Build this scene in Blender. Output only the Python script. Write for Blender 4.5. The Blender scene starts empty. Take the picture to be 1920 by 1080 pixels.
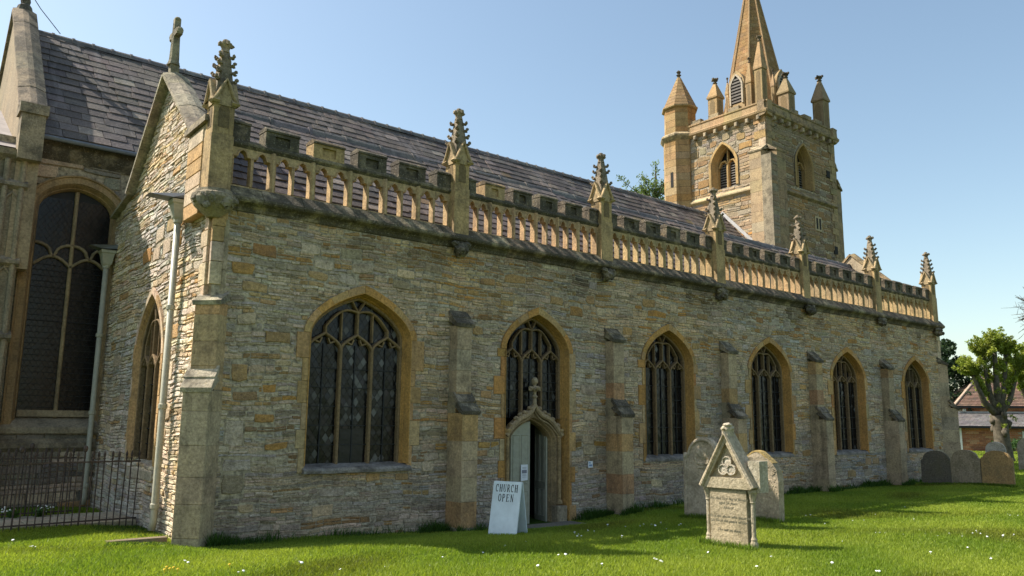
import bpy, math, random
import numpy as np
from mathutils import Vector, Matrix, geometry

random.seed(7); rng = np.random.default_rng(7)
R = math.radians
scene = bpy.context.scene
COL = scene.collection

# ------------------------------------------------------------------ camera
F_PX, YAW, PITCH, ROLL = 1498.6, R(38.986), R(9.484), R(0.595)
CAM = Vector((0, -13, 1.95))
_f = Vector((math.sin(YAW)*math.cos(PITCH), math.cos(YAW)*math.cos(PITCH), math.sin(PITCH)))
_r = Vector((math.cos(YAW), -math.sin(YAW), 0)); _u = _r.cross(_f)
CR = _r*math.cos(ROLL)+_u*math.sin(ROLL); CU = _u*math.cos(ROLL)-_r*math.sin(ROLL); CF = _f
cam = bpy.data.cameras.new('camera'); cam_o = bpy.data.objects.new('camera', cam); COL.objects.link(cam_o)
cam.sensor_width = 36; cam.lens = 36*F_PX/1920; cam.clip_end = 2000
m = Matrix((CR, CU, -CF)).transposed().to_4x4(); m.translation = CAM; cam_o.matrix_world = m
scene.camera = cam_o
# ------------------------------------------------------------------ sky and sun
SUN_AZ, SUN_EL = R(40), R(49)          # azimuth from +y towards -x
world = bpy.data.worlds.new('World'); scene.world = world; world.use_nodes = True
wn = world.node_tree.nodes; wl = world.node_tree.links
bg = wn['Background']; sky = wn.new('ShaderNodeTexSky'); sky.sky_type = 'NISHITA'; sky.sun_disc = False
sky.sun_elevation = SUN_EL; sky.sun_rotation = -SUN_AZ; sky.air_density = 1.1; sky.dust_density = 1.2; sky.ozone_density = 1.6
tn = wn.new('ShaderNodeMix'); tn.data_type = 'RGBA'; tn.blend_type = 'MULTIPLY'; tn.inputs[0].default_value = 1; tn.inputs[7].default_value = (.87, .84, .74, 1)
wl.new(sky.outputs[0], tn.inputs[6]); wl.new(tn.outputs[2], bg.inputs[0]); bg.inputs[1].default_value = 0.15
sun = bpy.data.lights.new('sun', 'SUN'); sun_o = bpy.data.objects.new('sun', sun); COL.objects.link(sun_o)
sun.energy = 5.0; sun.angle = R(0.53); sun.color = (1, 0.95, 0.86)
sd = Vector((-math.sin(SUN_AZ)*math.cos(SUN_EL), math.cos(SUN_AZ)*math.cos(SUN_EL), math.sin(SUN_EL)))
sun_o.rotation_euler = sd.to_track_quat('Z', 'Y').to_euler()
sun_o.location = (0, 0, 40)
vs = scene.view_settings; vs.view_transform = 'Standard'; vs.look = 'None'; vs.gamma = 1; vs.exposure = 0.80
try: vs.use_curve_mapping = False
except Exception: pass

def px(p):
    d = Vector(p)-CAM; z = d.dot(CF)
    if z < .1: return (-9999, -9999, 1e6)
    return (960+F_PX*d.dot(CR)/z, 540-F_PX*d.dot(CU)/z, z)

# ------------------------------------------------------------------ materials
def newmat(name):
    mt = bpy.data.materials.new(name); mt.use_nodes = True
    nt = mt.node_tree; b = nt.nodes['Principled BSDF']
    return mt, nt, b
def N(nt, typ, **kw):
    n = nt.nodes.new(typ)
    for k, v in kw.items():
        if k in n.inputs: n.inputs[k].default_value = v
        else: setattr(n, k, v)
    return n
def noise(nt, co, scale, detail=5, rough=.6):
    n = nt.nodes.new('ShaderNodeTexNoise'); n.inputs['Scale'].default_value = scale; n.inputs['Detail'].default_value = detail
    n.inputs['Roughness'].default_value = rough; nt.links.new(co, n.inputs['Vector']); return n.outputs['Fac']
def ramp(nt, fac, a, b, c0=(0, 0, 0, 1), c1=(1, 1, 1, 1)):
    r = nt.nodes.new('ShaderNodeValToRGB'); r.color_ramp.elements[0].position = a; r.color_ramp.elements[1].position = b
    r.color_ramp.elements[0].color = c0; r.color_ramp.elements[1].color = c1
    nt.links.new(fac, r.inputs[0]); return r.outputs[0]
def mix(nt, fac, a, b, blend='MIX'):
    n = nt.nodes.new('ShaderNodeMix'); n.data_type = 'RGBA'; n.blend_type = blend
    for sock, v in ((n.inputs[0], fac), (n.inputs[6], a), (n.inputs[7], b)):
        if isinstance(v, (int, float)): sock.default_value = v
        elif isinstance(v, tuple): sock.default_value = v
        else: nt.links.new(v, sock)
    return n.outputs[2]
def bump(nt, b, h, strength, dist=.02):
    n = nt.nodes.new('ShaderNodeBump'); n.inputs['Strength'].default_value = strength; n.inputs['Distance'].default_value = dist
    nt.links.new(h, n.inputs['Height']); nt.links.new(n.outputs[0], b.inputs['Normal'])
def tinted(nt):
    a = nt.nodes.new('ShaderNodeAttribute'); a.attribute_name = 'tint'; return a.outputs['Color']
def pos(nt): return nt.nodes.new('ShaderNodeNewGeometry').outputs['Position']
def scaled(nt, co, s):
    m_ = nt.nodes.new('ShaderNodeMapping'); m_.inputs['Scale'].default_value = s; nt.links.new(co, m_.inputs['Vector']); return m_.outputs[0]

def stone_mat(name, dark=.35, dth=.58, spots=.0, bstr=.5, darkcol=(.035, .033, .028, 1), rough=.92, streak=0, streakcol=None, streaksc=(5, 5, .55), pits=.35):
    mt, nt, b = newmat(name); co = pos(nt); t = tinted(nt)
    n1 = noise(nt, co, 3.1, 6, .65); n2 = noise(nt, co, 22, 5, .7); n3 = noise(nt, co, .9, 4, .6)
    c = mix(nt, 1.0, t, ramp(nt, n2, .25, .75, (.5, .49, .46, 1), (1.42, 1.42, 1.4, 1)), 'MULTIPLY')
    c = mix(nt, 1.0, c, ramp(nt, n3, .3, .7, (.82, .84, .86, 1), (1.16, 1.12, 1.04, 1)), 'MULTIPLY')
    pt_ = noise(nt, co, 55, 2, .5); c = mix(nt, ramp(nt, pt_, .64, .72, (0, 0, 0, 1), (pits, pits, pits, 1)), c, (.07, .058, .042, 1))
    f = ramp(nt, n1, dth-.09, dth+.1, (0, 0, 0, 1), (dark, dark, dark, 1))
    c = mix(nt, f, c, darkcol)
    if streak:
        s = noise(nt, scaled(nt, co, streaksc), 1.0, 4, .6)
        fs = ramp(nt, s, .55, .72, (0, 0, 0, 1), (streak, streak, streak, 1)); c = mix(nt, fs, c, streakcol or darkcol)
    if spots:
        s = noise(nt, co, 34, 2, .5); fs = ramp(nt, s, .62, .7, (0, 0, 0, 1), (spots, spots, spots, 1)); c = mix(nt, fs, c, (.42, .4, .34, 1))
        s = noise(nt, co, 9, 3, .6); fs = ramp(nt, s, .64, .74, (0, 0, 0, 1), (spots*.8, spots*.8, spots*.8, 1)); c = mix(nt, fs, c, (.34, .24, .06, 1))
    c = mix(nt, 1.0, c, (1.04, .965, .935, 1), 'MULTIPLY')
    nt.links.new(c, b.inputs['Base Color']); b.inputs['Roughness'].default_value = rough
    b.inputs['Specular IOR Level'].default_value = .2
    h = nt.nodes.new('ShaderNodeMath'); h.operation = 'MULTIPLY_ADD'; h.inputs[1].default_value = .6
    nt.links.new(n1, h.inputs[0]); nt.links.new(n2, h.inputs[2]); bump(nt, b, h.outputs[0], bstr, .03)
    return mt
M = {}
M['rubble'] = stone_mat('rubble stone', .5, .57, .08, 1.0, (.11, .09, .065, 1), pits=.75)
M['ashlar'] = stone_mat('dressed limestone', .4, .6, .1, .45, (.1, .075, .045, 1), streak=.4)
M['dressing'] = stone_mat('dressed limestone with streaks', .5, .56, .14, .45, (.075, .062, .045, 1), streak=.5)
M['weathered'] = stone_mat('weathered limestone', .7, .52, .4, .7, (.06, .055, .045, 1))
M['mossy'] = stone_mat('blackened limestone', .82, .42, .5, .9, (.045, .042, .034, 1))
M['grave'] = stone_mat('headstone', .5, .53, .25, .6, (.13, .12, .07, 1))
M['slate'] = stone_mat('slate', .45, .55, .2, .45, (.05, .046, .05, 1), .62, streak=.35, streakcol=(.3, .28, .28, 1), streaksc=(3, .5, .5))
M['tower_stone'] = stone_mat('tower stone', .55, .56, .05, .7, streak=.3)
M['paving'] = stone_mat('flagstone', .3, .6, .1, .5)

def plain(name, col, rough=.6, metal=0, var=.25, sc=8, bstr=.15, spec=.4):
    mt, nt, b = newmat(name); co = pos(nt); n = noise(nt, co, sc, 5, .65)
    lo = tuple(v*(1-var) for v in col)+(1,); hi = tuple(min(1, v*(1+var)) for v in col)+(1,)
    nt.links.new(ramp(nt, n, .3, .7, lo, hi), b.inputs['Base Color'])
    b.inputs['Roughness'].default_value = rough; b.inputs['Metallic'].default_value = metal; b.inputs['Specular IOR Level'].default_value = spec
    if bstr: bump(nt, b, n, bstr, .01)
    return mt
M['mortar'] = plain('lime mortar', (.34, .28, .2), .95, 0, .75, 11, 1, .1)
M['dark'] = plain('dark interior', (.02, .018, .016), .9, 0, .2)  # near-black colour standing in for the darkness inside openings
M['pipe'] = plain('painted iron pipe', (.4, .375, .28), .5, 0, .15, 12)
M['lead'] = plain('lead sheet', (.14, .15, .17), .5, 0, .2, 6)
M['leadroof'] = plain('old lead', (.3, .26, .24), .7, 0, .3, 2)
M['flash'] = plain('lead flashing', (.45, .43, .41), .6, 0, .2, 4)
M['iron'] = plain('rusty iron', (.06, .042, .034), .7, 0, .6, 18, .3)
M['came'] = plain('leading', (.012, .012, .013), .6, 0, .3)
M['door'] = plain('faded grey green paint', (.33, .315, .24), .6, 0, .15, 9, .15)
M['white'] = plain('white board', (.66, .72, .75), .5, 0, .12, 4, .04)
M['black'] = plain('black lettering', (.01, .01, .01), .5, 0, .1)
M['paper'] = plain('paper', (.75, .75, .78), .7, 0, .05)
M['blue'] = plain('blue print', (.2, .3, .5), .6, 0, .1)
M['grey_print'] = plain('grey print', (.22, .22, .27), .6, 0, .1)
M['bark'] = plain('bark', (.115, .095, .07), .95, 0, .5, 6, .8, .1)
M['louvre'] = plain('weathered oak', (.16, .14, .12), .8, 0, .3, 10)
M['bricks'] = stone_mat('red brick', .2, .62, 0, .4)
M['tiles'] = stone_mat('clay tiles', .3, .6, .2, .4)
M['whitewash'] = plain('white paint', (.75, .74, .7), .6, 0, .08)
M['soil'] = plain('soil', (.06, .045, .03), .95, 0, .4, 10, .6, .1)
M['petal'] = plain('daisy petals', (.85, .85, .82), .6, 0, .03)
M['yellow'] = plain('dandelion', (.75, .5, .02), .6, 0, .1)

def glass_mat():
    mt, nt, b = newmat('leaded glass'); t = tinted(nt)
    nt.links.new(t, b.inputs['Base Color']); b.inputs['Roughness'].default_value = .25; b.inputs['Specular IOR Level'].default_value = .3
    n = noise(nt, pos(nt), 7, 3, .5); bump(nt, b, n, .25, .02); return mt
M['glass'] = glass_mat()

def leaf_mat(name, trans=.35):
    mt, nt, b = newmat(name); t = tinted(nt)
    nt.links.new(t, b.inputs['Base Color']); b.inputs['Roughness'].default_value = .55; b.inputs['Specular IOR Level'].default_value = .25
    tr = nt.nodes.new('ShaderNodeBsdfTranslucent'); c = mix(nt, 1.0, t, (1.25, 1.3, .7, 1), 'MULTIPLY'); nt.links.new(c, tr.inputs[0])
    ms = nt.nodes.new('ShaderNodeMixShader'); ms.inputs[0].default_value = trans
    nt.links.new(b.outputs[0], ms.inputs[1]); nt.links.new(tr.outputs[0], ms.inputs[2])
    nt.links.new(ms.outputs[0], nt.nodes['Material Output'].inputs[0]); return mt
M['leaf'] = leaf_mat('leaves'); M['blade'] = leaf_mat('grass blades', .45)
def lawn_mat():
    mt, nt, b = newmat('lawn soil and turf'); co = pos(nt)
    n1 = noise(nt, co, .8, 5, .6); n2 = noise(nt, co, 30, 4, .7)
    c = mix(nt, ramp(nt, n1, .35, .65), (.045, .085, .012, 1), (.085, .13, .02, 1))
    c = mix(nt, 1.0, c, ramp(nt, n2, .3, .7, (.6, .6, .55, 1), (1.3, 1.3, 1.2, 1)), 'MULTIPLY')
    nt.links.new(c, b.inputs['Base Color']); b.inputs['Roughness'].default_value = .95; b.inputs['Specular IOR Level'].default_value = .1
    bump(nt, b, n2, .8, .05); return mt
M['lawn'] = lawn_mat()

# ------------------------------------------------------------------ object helpers
def tag(o, label=None, cat=None, group=None, kind=None):
    if label: o['label'] = label
    if cat: o['category'] = cat
    if group: o['group'] = group
    if kind: o['kind'] = kind
    return o
def empty(name, loc=(0, 0, 0), label=None, cat=None, group=None, rz=0):
    o = bpy.data.objects.new(name, None); COL.objects.link(o); o.location = loc; o.rotation_euler = (0, 0, rz)
    o.empty_display_size = .2
    return tag(o, label, cat, group)
def adopt(o, parent):
    if parent is not None: o.parent = parent
def copy_tree(o, parent=None, **kw):
    c = o.copy(); COL.objects.link(c)
    for k, v in kw.items(): c[k] = v
    if parent is not None: c.parent = parent
    for ch in o.children: copy_tree(ch, c)
    return c

class Fr:                                   # a flat working frame: origin, right, up, outward
    def __init__(s, O, U, V):
        s.O = Vector(O); s.U = Vector(U).normalized(); s.V = Vector(V).normalized(); s.N = s.U.cross(s.V)
    def p(s, u, v, w=0): return s.O+s.U*u+s.V*v+s.N*w
WORLD = Fr((0, 0, 0), (1, 0, 0), (0, 1, 0))
FRONT = Fr((0, 0, 0), (1, 0, 0), (0, 0, 1))             # faces -y
def front_at(y): return Fr((0, y, 0), (1, 0, 0), (0, 0, 1))
def west_at(x): return Fr((x, 0, 0), (0, -1, 0), (0, 0, 1))  # faces -x, u = -y

class MB:
    def __init__(s, fr=None, col=(.3, .27, .2)): s.v = []; s.f = []; s.c = []; s.fr = fr; s.col = col
    def add(s, verts, faces, col=None, fr=None):
        fr = fr or s.fr; col = col or s.col; n = len(s.v)
        if fr is not None: verts = [fr.p(*q) for q in verts]
        s.v.extend([tuple(q) for q in verts]); s.f.extend([tuple(i+n for i in f) for f in faces]); s.c.extend([col]*len(verts)); return s
    def box(s, u0, u1, v0, v1, w0, w1, col=None, fr=None, bev=0):
        if bev <= 0:
            P = [(u, v, w) for w in (w0, w1) for v in (v0, v1) for u in (u0, u1)]
            return s.add(P, [(0, 2, 3, 1), (4, 5, 7, 6), (0, 1, 5, 4), (2, 6, 7, 3), (0, 4, 6, 2), (1, 3, 7, 5)], col, fr)
        b = bev                              # outward face (w1) chamfered
        P = [(u0, v0, w0), (u1, v0, w0), (u1, v1, w0), (u0, v1, w0), (u0, v0, w1-b), (u1, v0, w1-b), (u1, v1, w1-b), (u0, v1, w1-b),
             (u0+b, v0+b, w1), (u1-b, v0+b, w1), (u1-b, v1-b, w1), (u0+b, v1-b, w1)]
        Fc = [(3, 2, 1, 0), (8, 9, 10, 11)]
        for i in range(4):
            j = (i+1) % 4; Fc += [(i, j, 4+j, 4+i), (4+i, 4+j, 8+j, 8+i)]
        return s.add(P, Fc, col, fr)
    def poly(s, pts, w0, w1, col=None, fr=None, holes=()):
        # outline (u,v) with holes, extruded from w0 to w1
        loops = [pts]+list(holes); flat = [q for l in loops for q in l]
        tris = geometry.tessellate_polygon([[Vector((q[0], q[1], 0)) for q in l] for l in loops])
        n = len(flat); V = [(a, b, w1) for a, b in flat]+[(a, b, w0) for a, b in flat]
        Fc = [tuple(t) for t in tris]+[tuple(i+n for i in t[::-1]) for t in tris]; k = 0
        for l in loops:
            L = len(l)
            for i in range(L): a, b = k+i, k+(i+1) % L; Fc.append((a, a+n, b+n, b))
            k += L
        return s.add(V, Fc, col, fr)
    def sheet(s, pts, w, col=None, fr=None, holes=()):
        loops = [pts]+list(holes); flat = [q for l in loops for q in l]
        tris = geometry.tessellate_polygon([[Vector((q[0], q[1], 0)) for q in l] for l in loops])
        return s.add([(a, b, w) for a, b in flat], [tuple(t) for t in tris], col, fr)
    def bar(s, pts, width, w0, w1, col=None, fr=None, cham=.0, closed=False):
        # strip of given width along a (u,v) polyline, from depth w0 to w1, front edges chamfered
        n = len(pts); L = []; Rr = []
        for i in range(n):
            a = Vector(pts[i-1] if (i > 0 or closed) else pts[i]); b = Vector(pts[(i+1) % n] if (i < n-1 or closed) else pts[i])
            t = (b-a); t = t.normalized() if t.length > 1e-9 else Vector((0, 1)); nn = Vector((-t.y, t.x)); c = Vector(pts[i])
            L.append(nn); Rr.append(c)
        h = width/2; prof = [(h, w0), (h, w1-cham), (h-cham, w1), (-h+cham, w1), (-h, w1-cham), (-h, w0)] if cham else [(h, w0), (h, w1), (-h, w1), (-h, w0)]
        k = len(prof); V = []
        for i in range(n):
            for o, w in prof: q = Rr[i]+L[i]*o; V.append((q.x, q.y, w))
        Fc = []
        for i in range(n if closed else n-1):
            i2 = (i+1) % n
            for j in range(k-1): Fc.append((i*k+j, i*k+j+1, i2*k+j+1, i2*k+j))
        if not closed: Fc += [tuple(range(k)), tuple((n-1)*k+j for j in range(k))]
        return s.add(V, Fc, col, fr)
    def loft(s, rings, col=None, fr=None, closed=True, cap=False):
        k = len(rings[0]); V = [q for r in rings for q in r]; Fc = []
        for i in range(len(rings)-1):
            for j in range(k if closed else k-1): Fc.append((i*k+j, i*k+(j+1) % k, (i+1)*k+(j+1) % k, (i+1)*k+j))
        if cap: Fc += [tuple(range(k))[::-1], tuple((len(rings)-1)*k+j for j in range(k))]
        return s.add(V, Fc, col, fr)
    def lathe(s, c, prof, n=10, col=None, ph=0, sx=1, sy=1, cap=True):
        rings = [[(c[0]+r*sx*math.cos(ph+2*math.pi*j/n), c[1]+r*sy*math.sin(ph+2*math.pi*j/n), c[2]+z) for j in range(n)] for r, z in prof]
        fr, s.fr = s.fr, None; s.loft(rings, col, None, True, cap); s.fr = fr; return s
    def tube(s, pts, rad, n=6, col=None, cap=True):
        pts = [Vector(p) for p in pts]; rads = rad if isinstance(rad, (list, tuple)) else [rad]*len(pts); rings = []
        for i, p in enumerate(pts):
            t = (pts[min(i+1, len(pts)-1)]-pts[max(i-1, 0)]).normalized(); a = t.orthogonal().normalized() if i == 0 else (a-t*a.dot(t)).normalized(); b = t.cross(a)
            rings.append([p+(a*math.cos(2*math.pi*j/n)+b*math.sin(2*math.pi*j/n))*rads[i] for j in range(n)])
        fr, s.fr = s.fr, None; s.loft(rings, col, None, True, cap); s.fr = fr; return s
    def blob(s, c, r, col=None, n=8, m_=5, jit=.15, fr=None):
        V = []; Fc = []
        for i in range(m_+1):
            th = math.pi*i/m_
            for j in range(n):
                ph = 2*math.pi*j/n; k = 1+random.uniform(-jit, jit)
                V.append((c[0]+r[0]*k*math.sin(th)*math.cos(ph), c[1]+r[1]*k*math.sin(th)*math.sin(ph), c[2]+r[2]*k*math.cos(th)))
        for i in range(m_):
            for j in range(n): Fc.append((i*n+j, i*n+(j+1) % n, (i+1)*n+(j+1) % n, (i+1)*n+j))
        return s.add(V, Fc, col, fr)
    def mesh(s, name, mat):
        me = bpy.data.meshes.new(name); me.from_pydata(s.v, [], s.f)
        at = me.attributes.new('tint', 'FLOAT_COLOR', 'POINT'); a = np.ones((len(s.v), 4), np.float32); a[:, :3] = np.array(s.c, np.float32).reshape(-1, 3)
        at.data.foreach_set('color', a.ravel()); me.materials.append(M[mat] if isinstance(mat, str) else mat); me.update(); return me
    def build(s, name, mat, parent=None, origin=None, smooth=False, **kw):
        if origin is not None:
            o_ = Vector(origin); s.v = [tuple(Vector(q)-o_) for q in s.v]
        me = s.mesh(name, mat)
        if smooth: me.polygons.foreach_set('use_smooth', [True]*len(me.polygons))
        o = bpy.data.objects.new(name, me); COL.objects.link(o); adopt(o, parent)
        if origin is not None: o.location = origin
        return tag(o, **kw)

def vary(c, a=.12, hue=.04):
    k = 1+random.uniform(-a, a); return tuple(max(.005, v*k*(1+random.uniform(-hue, hue))) for v in c)
def pick(pal):
    r = random.random()*sum(w for w, _ in pal)
    for w, c in pal:
        r -= w
        if r <= 0: return vary(c)
    return vary(pal[-1][1])

OCHRE = (.48, .275, .095); HONEY = (.48, .325, .16); CREAM = (.6, .485, .345); GREYB = (.54, .445, .34); BLUE = (.46, .41, .365); BROWN = (.33, .22, .12); RUST = (.42, .22, .085)
PAL_MAIN = [(6, GREYB), (2.2, BLUE), (3.2, CREAM), (1.0, HONEY), (.3, OCHRE), (.5, BROWN), (2.4, (.52, .42, .31)), (1, (.34, .28, .21))]
PAL_UP = [(4, (.54, .42, .285)), (2.5, CREAM), (2.2, HONEY), (2, GREYB), (.6, OCHRE), (1, (.36, .285, .2)), (.8, BLUE)]
PAL_LOW = [(4, (.42, .365, .3)), (3.5, (.4, .365, .325)), (2, (.54, .47, .4)), (1, (.29, .25, .2)), (.5, HONEY), (.4, BROWN)]
PAL_END = [(5, (.72, .65, .54)), (3, (.64, .59, .5)), (2, (.66, .54, .36)), (.4, HONEY), (.8, (.48, .44, .37))]  # paler than the long wall: sunlight on the end gable painted in
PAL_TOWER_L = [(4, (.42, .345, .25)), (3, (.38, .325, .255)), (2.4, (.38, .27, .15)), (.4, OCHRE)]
PAL_TOWER_SHADE = [(4, (.3, .23, .155)), (3, (.275, .225, .165)), (1.5, (.31, .215, .12)), (.6, (.22, .16, .11))]  # darker tints: shade on the tower's front face painted into the stones

# ------------------------------------------------------------------ rubble masonry: each stone a chamfered irregular block
STONES = []                                  # (wall parent, fr, u0,u1,v0,v1, proud, col)
def patchy(u, v):
    return (math.sin(u*.9+1.7*math.sin(v*.8+.3*u))+math.sin(v*1.9+u*.55+2)+math.sin(u*2.3-v*1.1)*.6)/2.6
def warp(u, v): return .016*math.sin(1.9*u+1.1*v)+.012*math.sin(4.7*u+2.3*v+1)+.006*math.sin(11*u+v)
def stone_geo(mb, fr, u0, u1, v0, v1, proud, col):
    if fr is FRONT and v0 > 4.55:                       # rain-washed soot below the cornice, in runs
        k = max(0, math.sin(u0*3.1+1.3*math.sin(u0*1.7))+.35*math.sin(u0*9.7)-.15)*min(1, (v0-4.5)/.6); k = 1-.62*min(1, k); col = tuple(c*k for c in col)
    if fr is FRONT and v0 < 1.6:
        k = math.sin(u0*1.9+2.4)*math.sin(v0*2.7+u0*.8); k = 1-.3*max(0, k); col = (col[0]*k, col[1]*k, col[2]*k)
    pz = patchy(u0+fr.O.x*.3, v0); wz = math.sin(u0*.61+v0*.9+1)*math.sin(v0*1.3-u0*.23); col = (col[0]*(1+.16*pz+.08*wz), col[1]*(1+.14*pz), col[2]*(1+.10*pz-.14*wz))
    du, dv = u1-u0, v1-v0; c = min(du, dv); j = lambda k: random.uniform(-k, k)*c
    k1, k2 = random.uniform(.04, .24), random.uniform(.05, .25)
    ring = [(u0+c*k2*random.random(), v0+c*k1*random.random()), (u0+du*random.uniform(.35, .65), v0+abs(j(.1))), (u1-c*k2*random.random(), v0+c*k1*random.random()),
            (u1-abs(j(.08)), v0+dv*random.uniform(.4, .6)), (u1-c*k2*random.random(), v1-c*k1*random.random()), (u0+du*random.uniform(.35, .65), v1-abs(j(.1))),
            (u0+c*k2*random.random(), v1-c*k1*random.random()), (u0+abs(j(.08)), v0+dv*random.uniform(.4, .6))]
    cu, cv = (u0+u1)/2, (v0+v1)/2; b = min(.012, c*.14); tu, tv = random.uniform(-.007, .007), random.uniform(-.009, .009)
    ins = []
    for a, q in ring:
        x, y = a-cu, q-cv; sx = max(0, 1-b/max(abs(x), b*1.1)) if abs(x) > 1e-6 else 1; sy = max(0, 1-b/max(abs(y), b*1.1)) if abs(y) > 1e-6 else 1
        ins.append((cu+x*sx, cv+y*sy, proud+tu*(x/du)*2+tv*(y/dv)*2+random.uniform(-.003, .003)))
    V = [(a, q, -.035) for a, q in ring]+[(a, q, proud-b*.8) for a, q in ring]+ins
    Fc = [tuple(16+i for i in range(8))]
    for i in range(8):
        k = (i+1) % 8; Fc += [(i, k, 8+k, 8+i), (8+i, 8+k, 16+k, 16+i)]
    mb.add([(a, q+warp(a, q), w) for a, q, w in V], Fc, col, fr)

def subtract(a, b, cuts):
    segs = [(a, b)]
    for c0, c1 in cuts:
        out = []
        for s0, s1 in segs:
            if c1 <= s0 or c0 >= s1: out.append((s0, s1)); continue
            if c0 > s0: out.append((s0, c0))
            if c1 < s1: out.append((c1, s1))
        segs = out
    return [s for s in segs if s[1]-s[0] > .035]

def rubble(parent, fr, span, v0, v1, pal, hr=(.06, .13), lr=(.14, .5), excl=None, blocks=(), pr=(.004, .017), gap=.006):
    """span(v)->(umin,umax); excl(va,vb)->intervals to leave free; blocks = (u0,u1,v0,v1,col) large squared stones laid first"""
    for (a, b, c, d, col) in blocks:
        STONES.append((parent, fr, a+gap/2, b-gap/2, c+gap/2, d-gap/2, random.uniform(.008, .022), col))
    v = v0
    while v < v1-.03:
        h = min(random.uniform(*hr) if random.random() > .12 else random.uniform(hr[1], hr[1]*1.5), v1-v)
        if v1-(v+h) < .04: h = v1-v
        a, b = span(v+h/2)
        cuts = (excl(v, v+h) if excl else [])+[(q[0], q[1]) for q in blocks if q[2] < v+h*.7 and q[3] > v+h*.3]
        p = pal(v) if callable(pal) else pal; prev = None
        for s0, s1 in subtract(a, b, cuts):
            u = s0
            while u < s1-1e-6:
                L = random.uniform(*lr)*(.6+.55*h/.1) if random.random() > .1 else random.uniform(lr[1], lr[1]*1.5)
                e = u+L
                if s1-e < .1: e = s1
                dz = random.uniform(-.006, .006)
                col = pick(p) if prev is None or random.random() < .55 else vary(prev, .06, .02); prev = col
                g0, g1 = gap/2*random.uniform(.6, 1.6), gap/2*random.uniform(.6, 1.6)
                if h > hr[0]*1.7 and random.random() < .34:
                    k_ = v+h*random.uniform(.38, .62); STONES.append((parent, fr, u+g0, e-g1, v+gap/2+dz, k_-gap/3, random.uniform(*pr), col)); STONES.append((parent, fr, u+g0, e-g1, k_+gap/3, v+h-gap/2+dz, random.uniform(*pr), vary(col)))
                else: STONES.append((parent, fr, u+g0, e-g1, v+gap/2+dz, v+h-gap/2+dz, random.uniform(*pr), col))
                u = e
        v += h

# ------------------------------------------------------------------ terrain
_bx = [-60, 4.2, 6.8, 9.1, 11.2, 12.4, 13.6, 16, 22, 27, 60, 300]; _bz = [.08, .0, -.04, -.12, -.17, -.15, -.03, 0, .03, .04, .1, .1]
def gz(x, y):
    b = np.interp(x, _bx, _bz); t = np.clip(-(np.asarray(y)+.1)/3.0, 0, 1); t = t*t*(3-2*t)
    lx = np.clip((4.4-np.asarray(x))/1.2, 0, 1)
    base = b*(1-t)+.13*t
    return base*(1-lx)+.1*lx+.012*np.sin(x*1.3+y*.7)*np.clip(-np.asarray(y)/2, 0, 1)+.010*np.sin(x*.6-y*1.9)*np.clip(-np.asarray(y)/2, 0, 1)
xs = np.concatenate([np.linspace(-400, -8, 14)[:-1], np.linspace(-8, 40, 130), np.linspace(40, 100, 16)[1:], np.linspace(100, 900, 12)[1:]])
ys = np.concatenate([np.linspace(-400, -16, 12)[:-1], np.linspace(-16, 8, 70), np.linspace(8, 60, 14)[1:], np.linspace(60, 900, 12)[1:]])
XX, YY = np.meshgrid(xs, ys); ZZ = gz(XX, YY); nx, ny = len(xs), len(ys)
mb = MB(); mb.v = list(zip(XX.ravel(), YY.ravel(), ZZ.ravel())); mb.c = [(.05, .09, .02)]*len(mb.v)
mb.f = [(j*nx+i, j*nx+i+1, (j+1)*nx+i+1, (j+1)*nx+i) for j in range(ny-1) for i in range(nx-1)]
mb.build('ground', 'lawn', kind='structure', smooth=True)

# ------------------------------------------------------------------ the church
church = empty('church', (4.2, 0, 0), 'long medieval stone church with pierced battlemented parapet, pinnacles and a spired tower', 'church')
church.location = (0, 0, 0)
aisle = empty('aisle_wall'); aisle.parent = church
gable = empty('gable_wall'); gable.parent = church
chancel = empty('chancel_wall'); chancel.parent = church
tower = empty('tower'); tower.parent = church

PT = .36
def arch(h, spring, rise, sill, n=9, cx=0, pt=None):
    pt = PT if pt is None else pt; top = []
    for i in range(n+1):
        s = math.cos(math.pi/2*i/n); top.append((-h*s, spring+rise*((1-pt)*math.sqrt(max(0, 1-s*s))+pt*(1-s))))
    L = [(-h, sill)]+top; Rr = [(-x, z) for x, z in L[::-1]][1:]
    return [(x+cx, z) for x, z in L+Rr]
def arch_half(h, spring, rise, z, pt=None):
    pt = PT if pt is None else pt
    if z <= spring: return h
    if z >= spring+rise: return 0
    lo, hi = 0.0, 1.0
    for _ in range(24):
        s = (lo+hi)/2; zz = spring+rise*((1-pt)*math.sqrt(max(0, 1-s*s))+pt*(1-s))
        if zz > z: lo = s
        else: hi = s
    return h*lo

WINS = [(7.03, 1.03), (11.25, .90), (15.56, .92), (19.93, .96), (24.2, .96), (28.84, .92)]
SPRING, APEX, SILL = 3.45, 4.25, 1.17
def jamb_blocks(cx, h, z0, z1, seed, wide=(.15, .3), slim=(.07, .12), hh=(.3, .5)):
    rs = random.Random(seed); out = []
    for sgn in (-1, 1):
        z = z0; k = rs.randint(0, 1)
        while z < z1-.05:
            e = min(z+rs.uniform(*hh), z1)
            if z1-e < .15: e = z1
            wd = rs.uniform(*(wide if k % 2 else slim)); k += 1
            out.append((cx-h-wd, cx-h, z, e) if sgn < 0 else (cx+h, cx+h+wd, z, e)); z = e
    return out
JAMBS = {}; HOLES = []
for i, (cx, h) in enumerate(WINS):
    z0 = SILL-.12 if i != 1 else -.3
    JAMBS[i] = jamb_blocks(cx, h, z0, SPRING, i+1)
    HOLES.append(arch(h, SPRING, APEX-SPRING, SILL-.12 if i != 1 else -.38, 9, cx))
PIN_X = [4.22, 9.07, 13.3, 17.65, 21.95, 26.35, 30.6]
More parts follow.
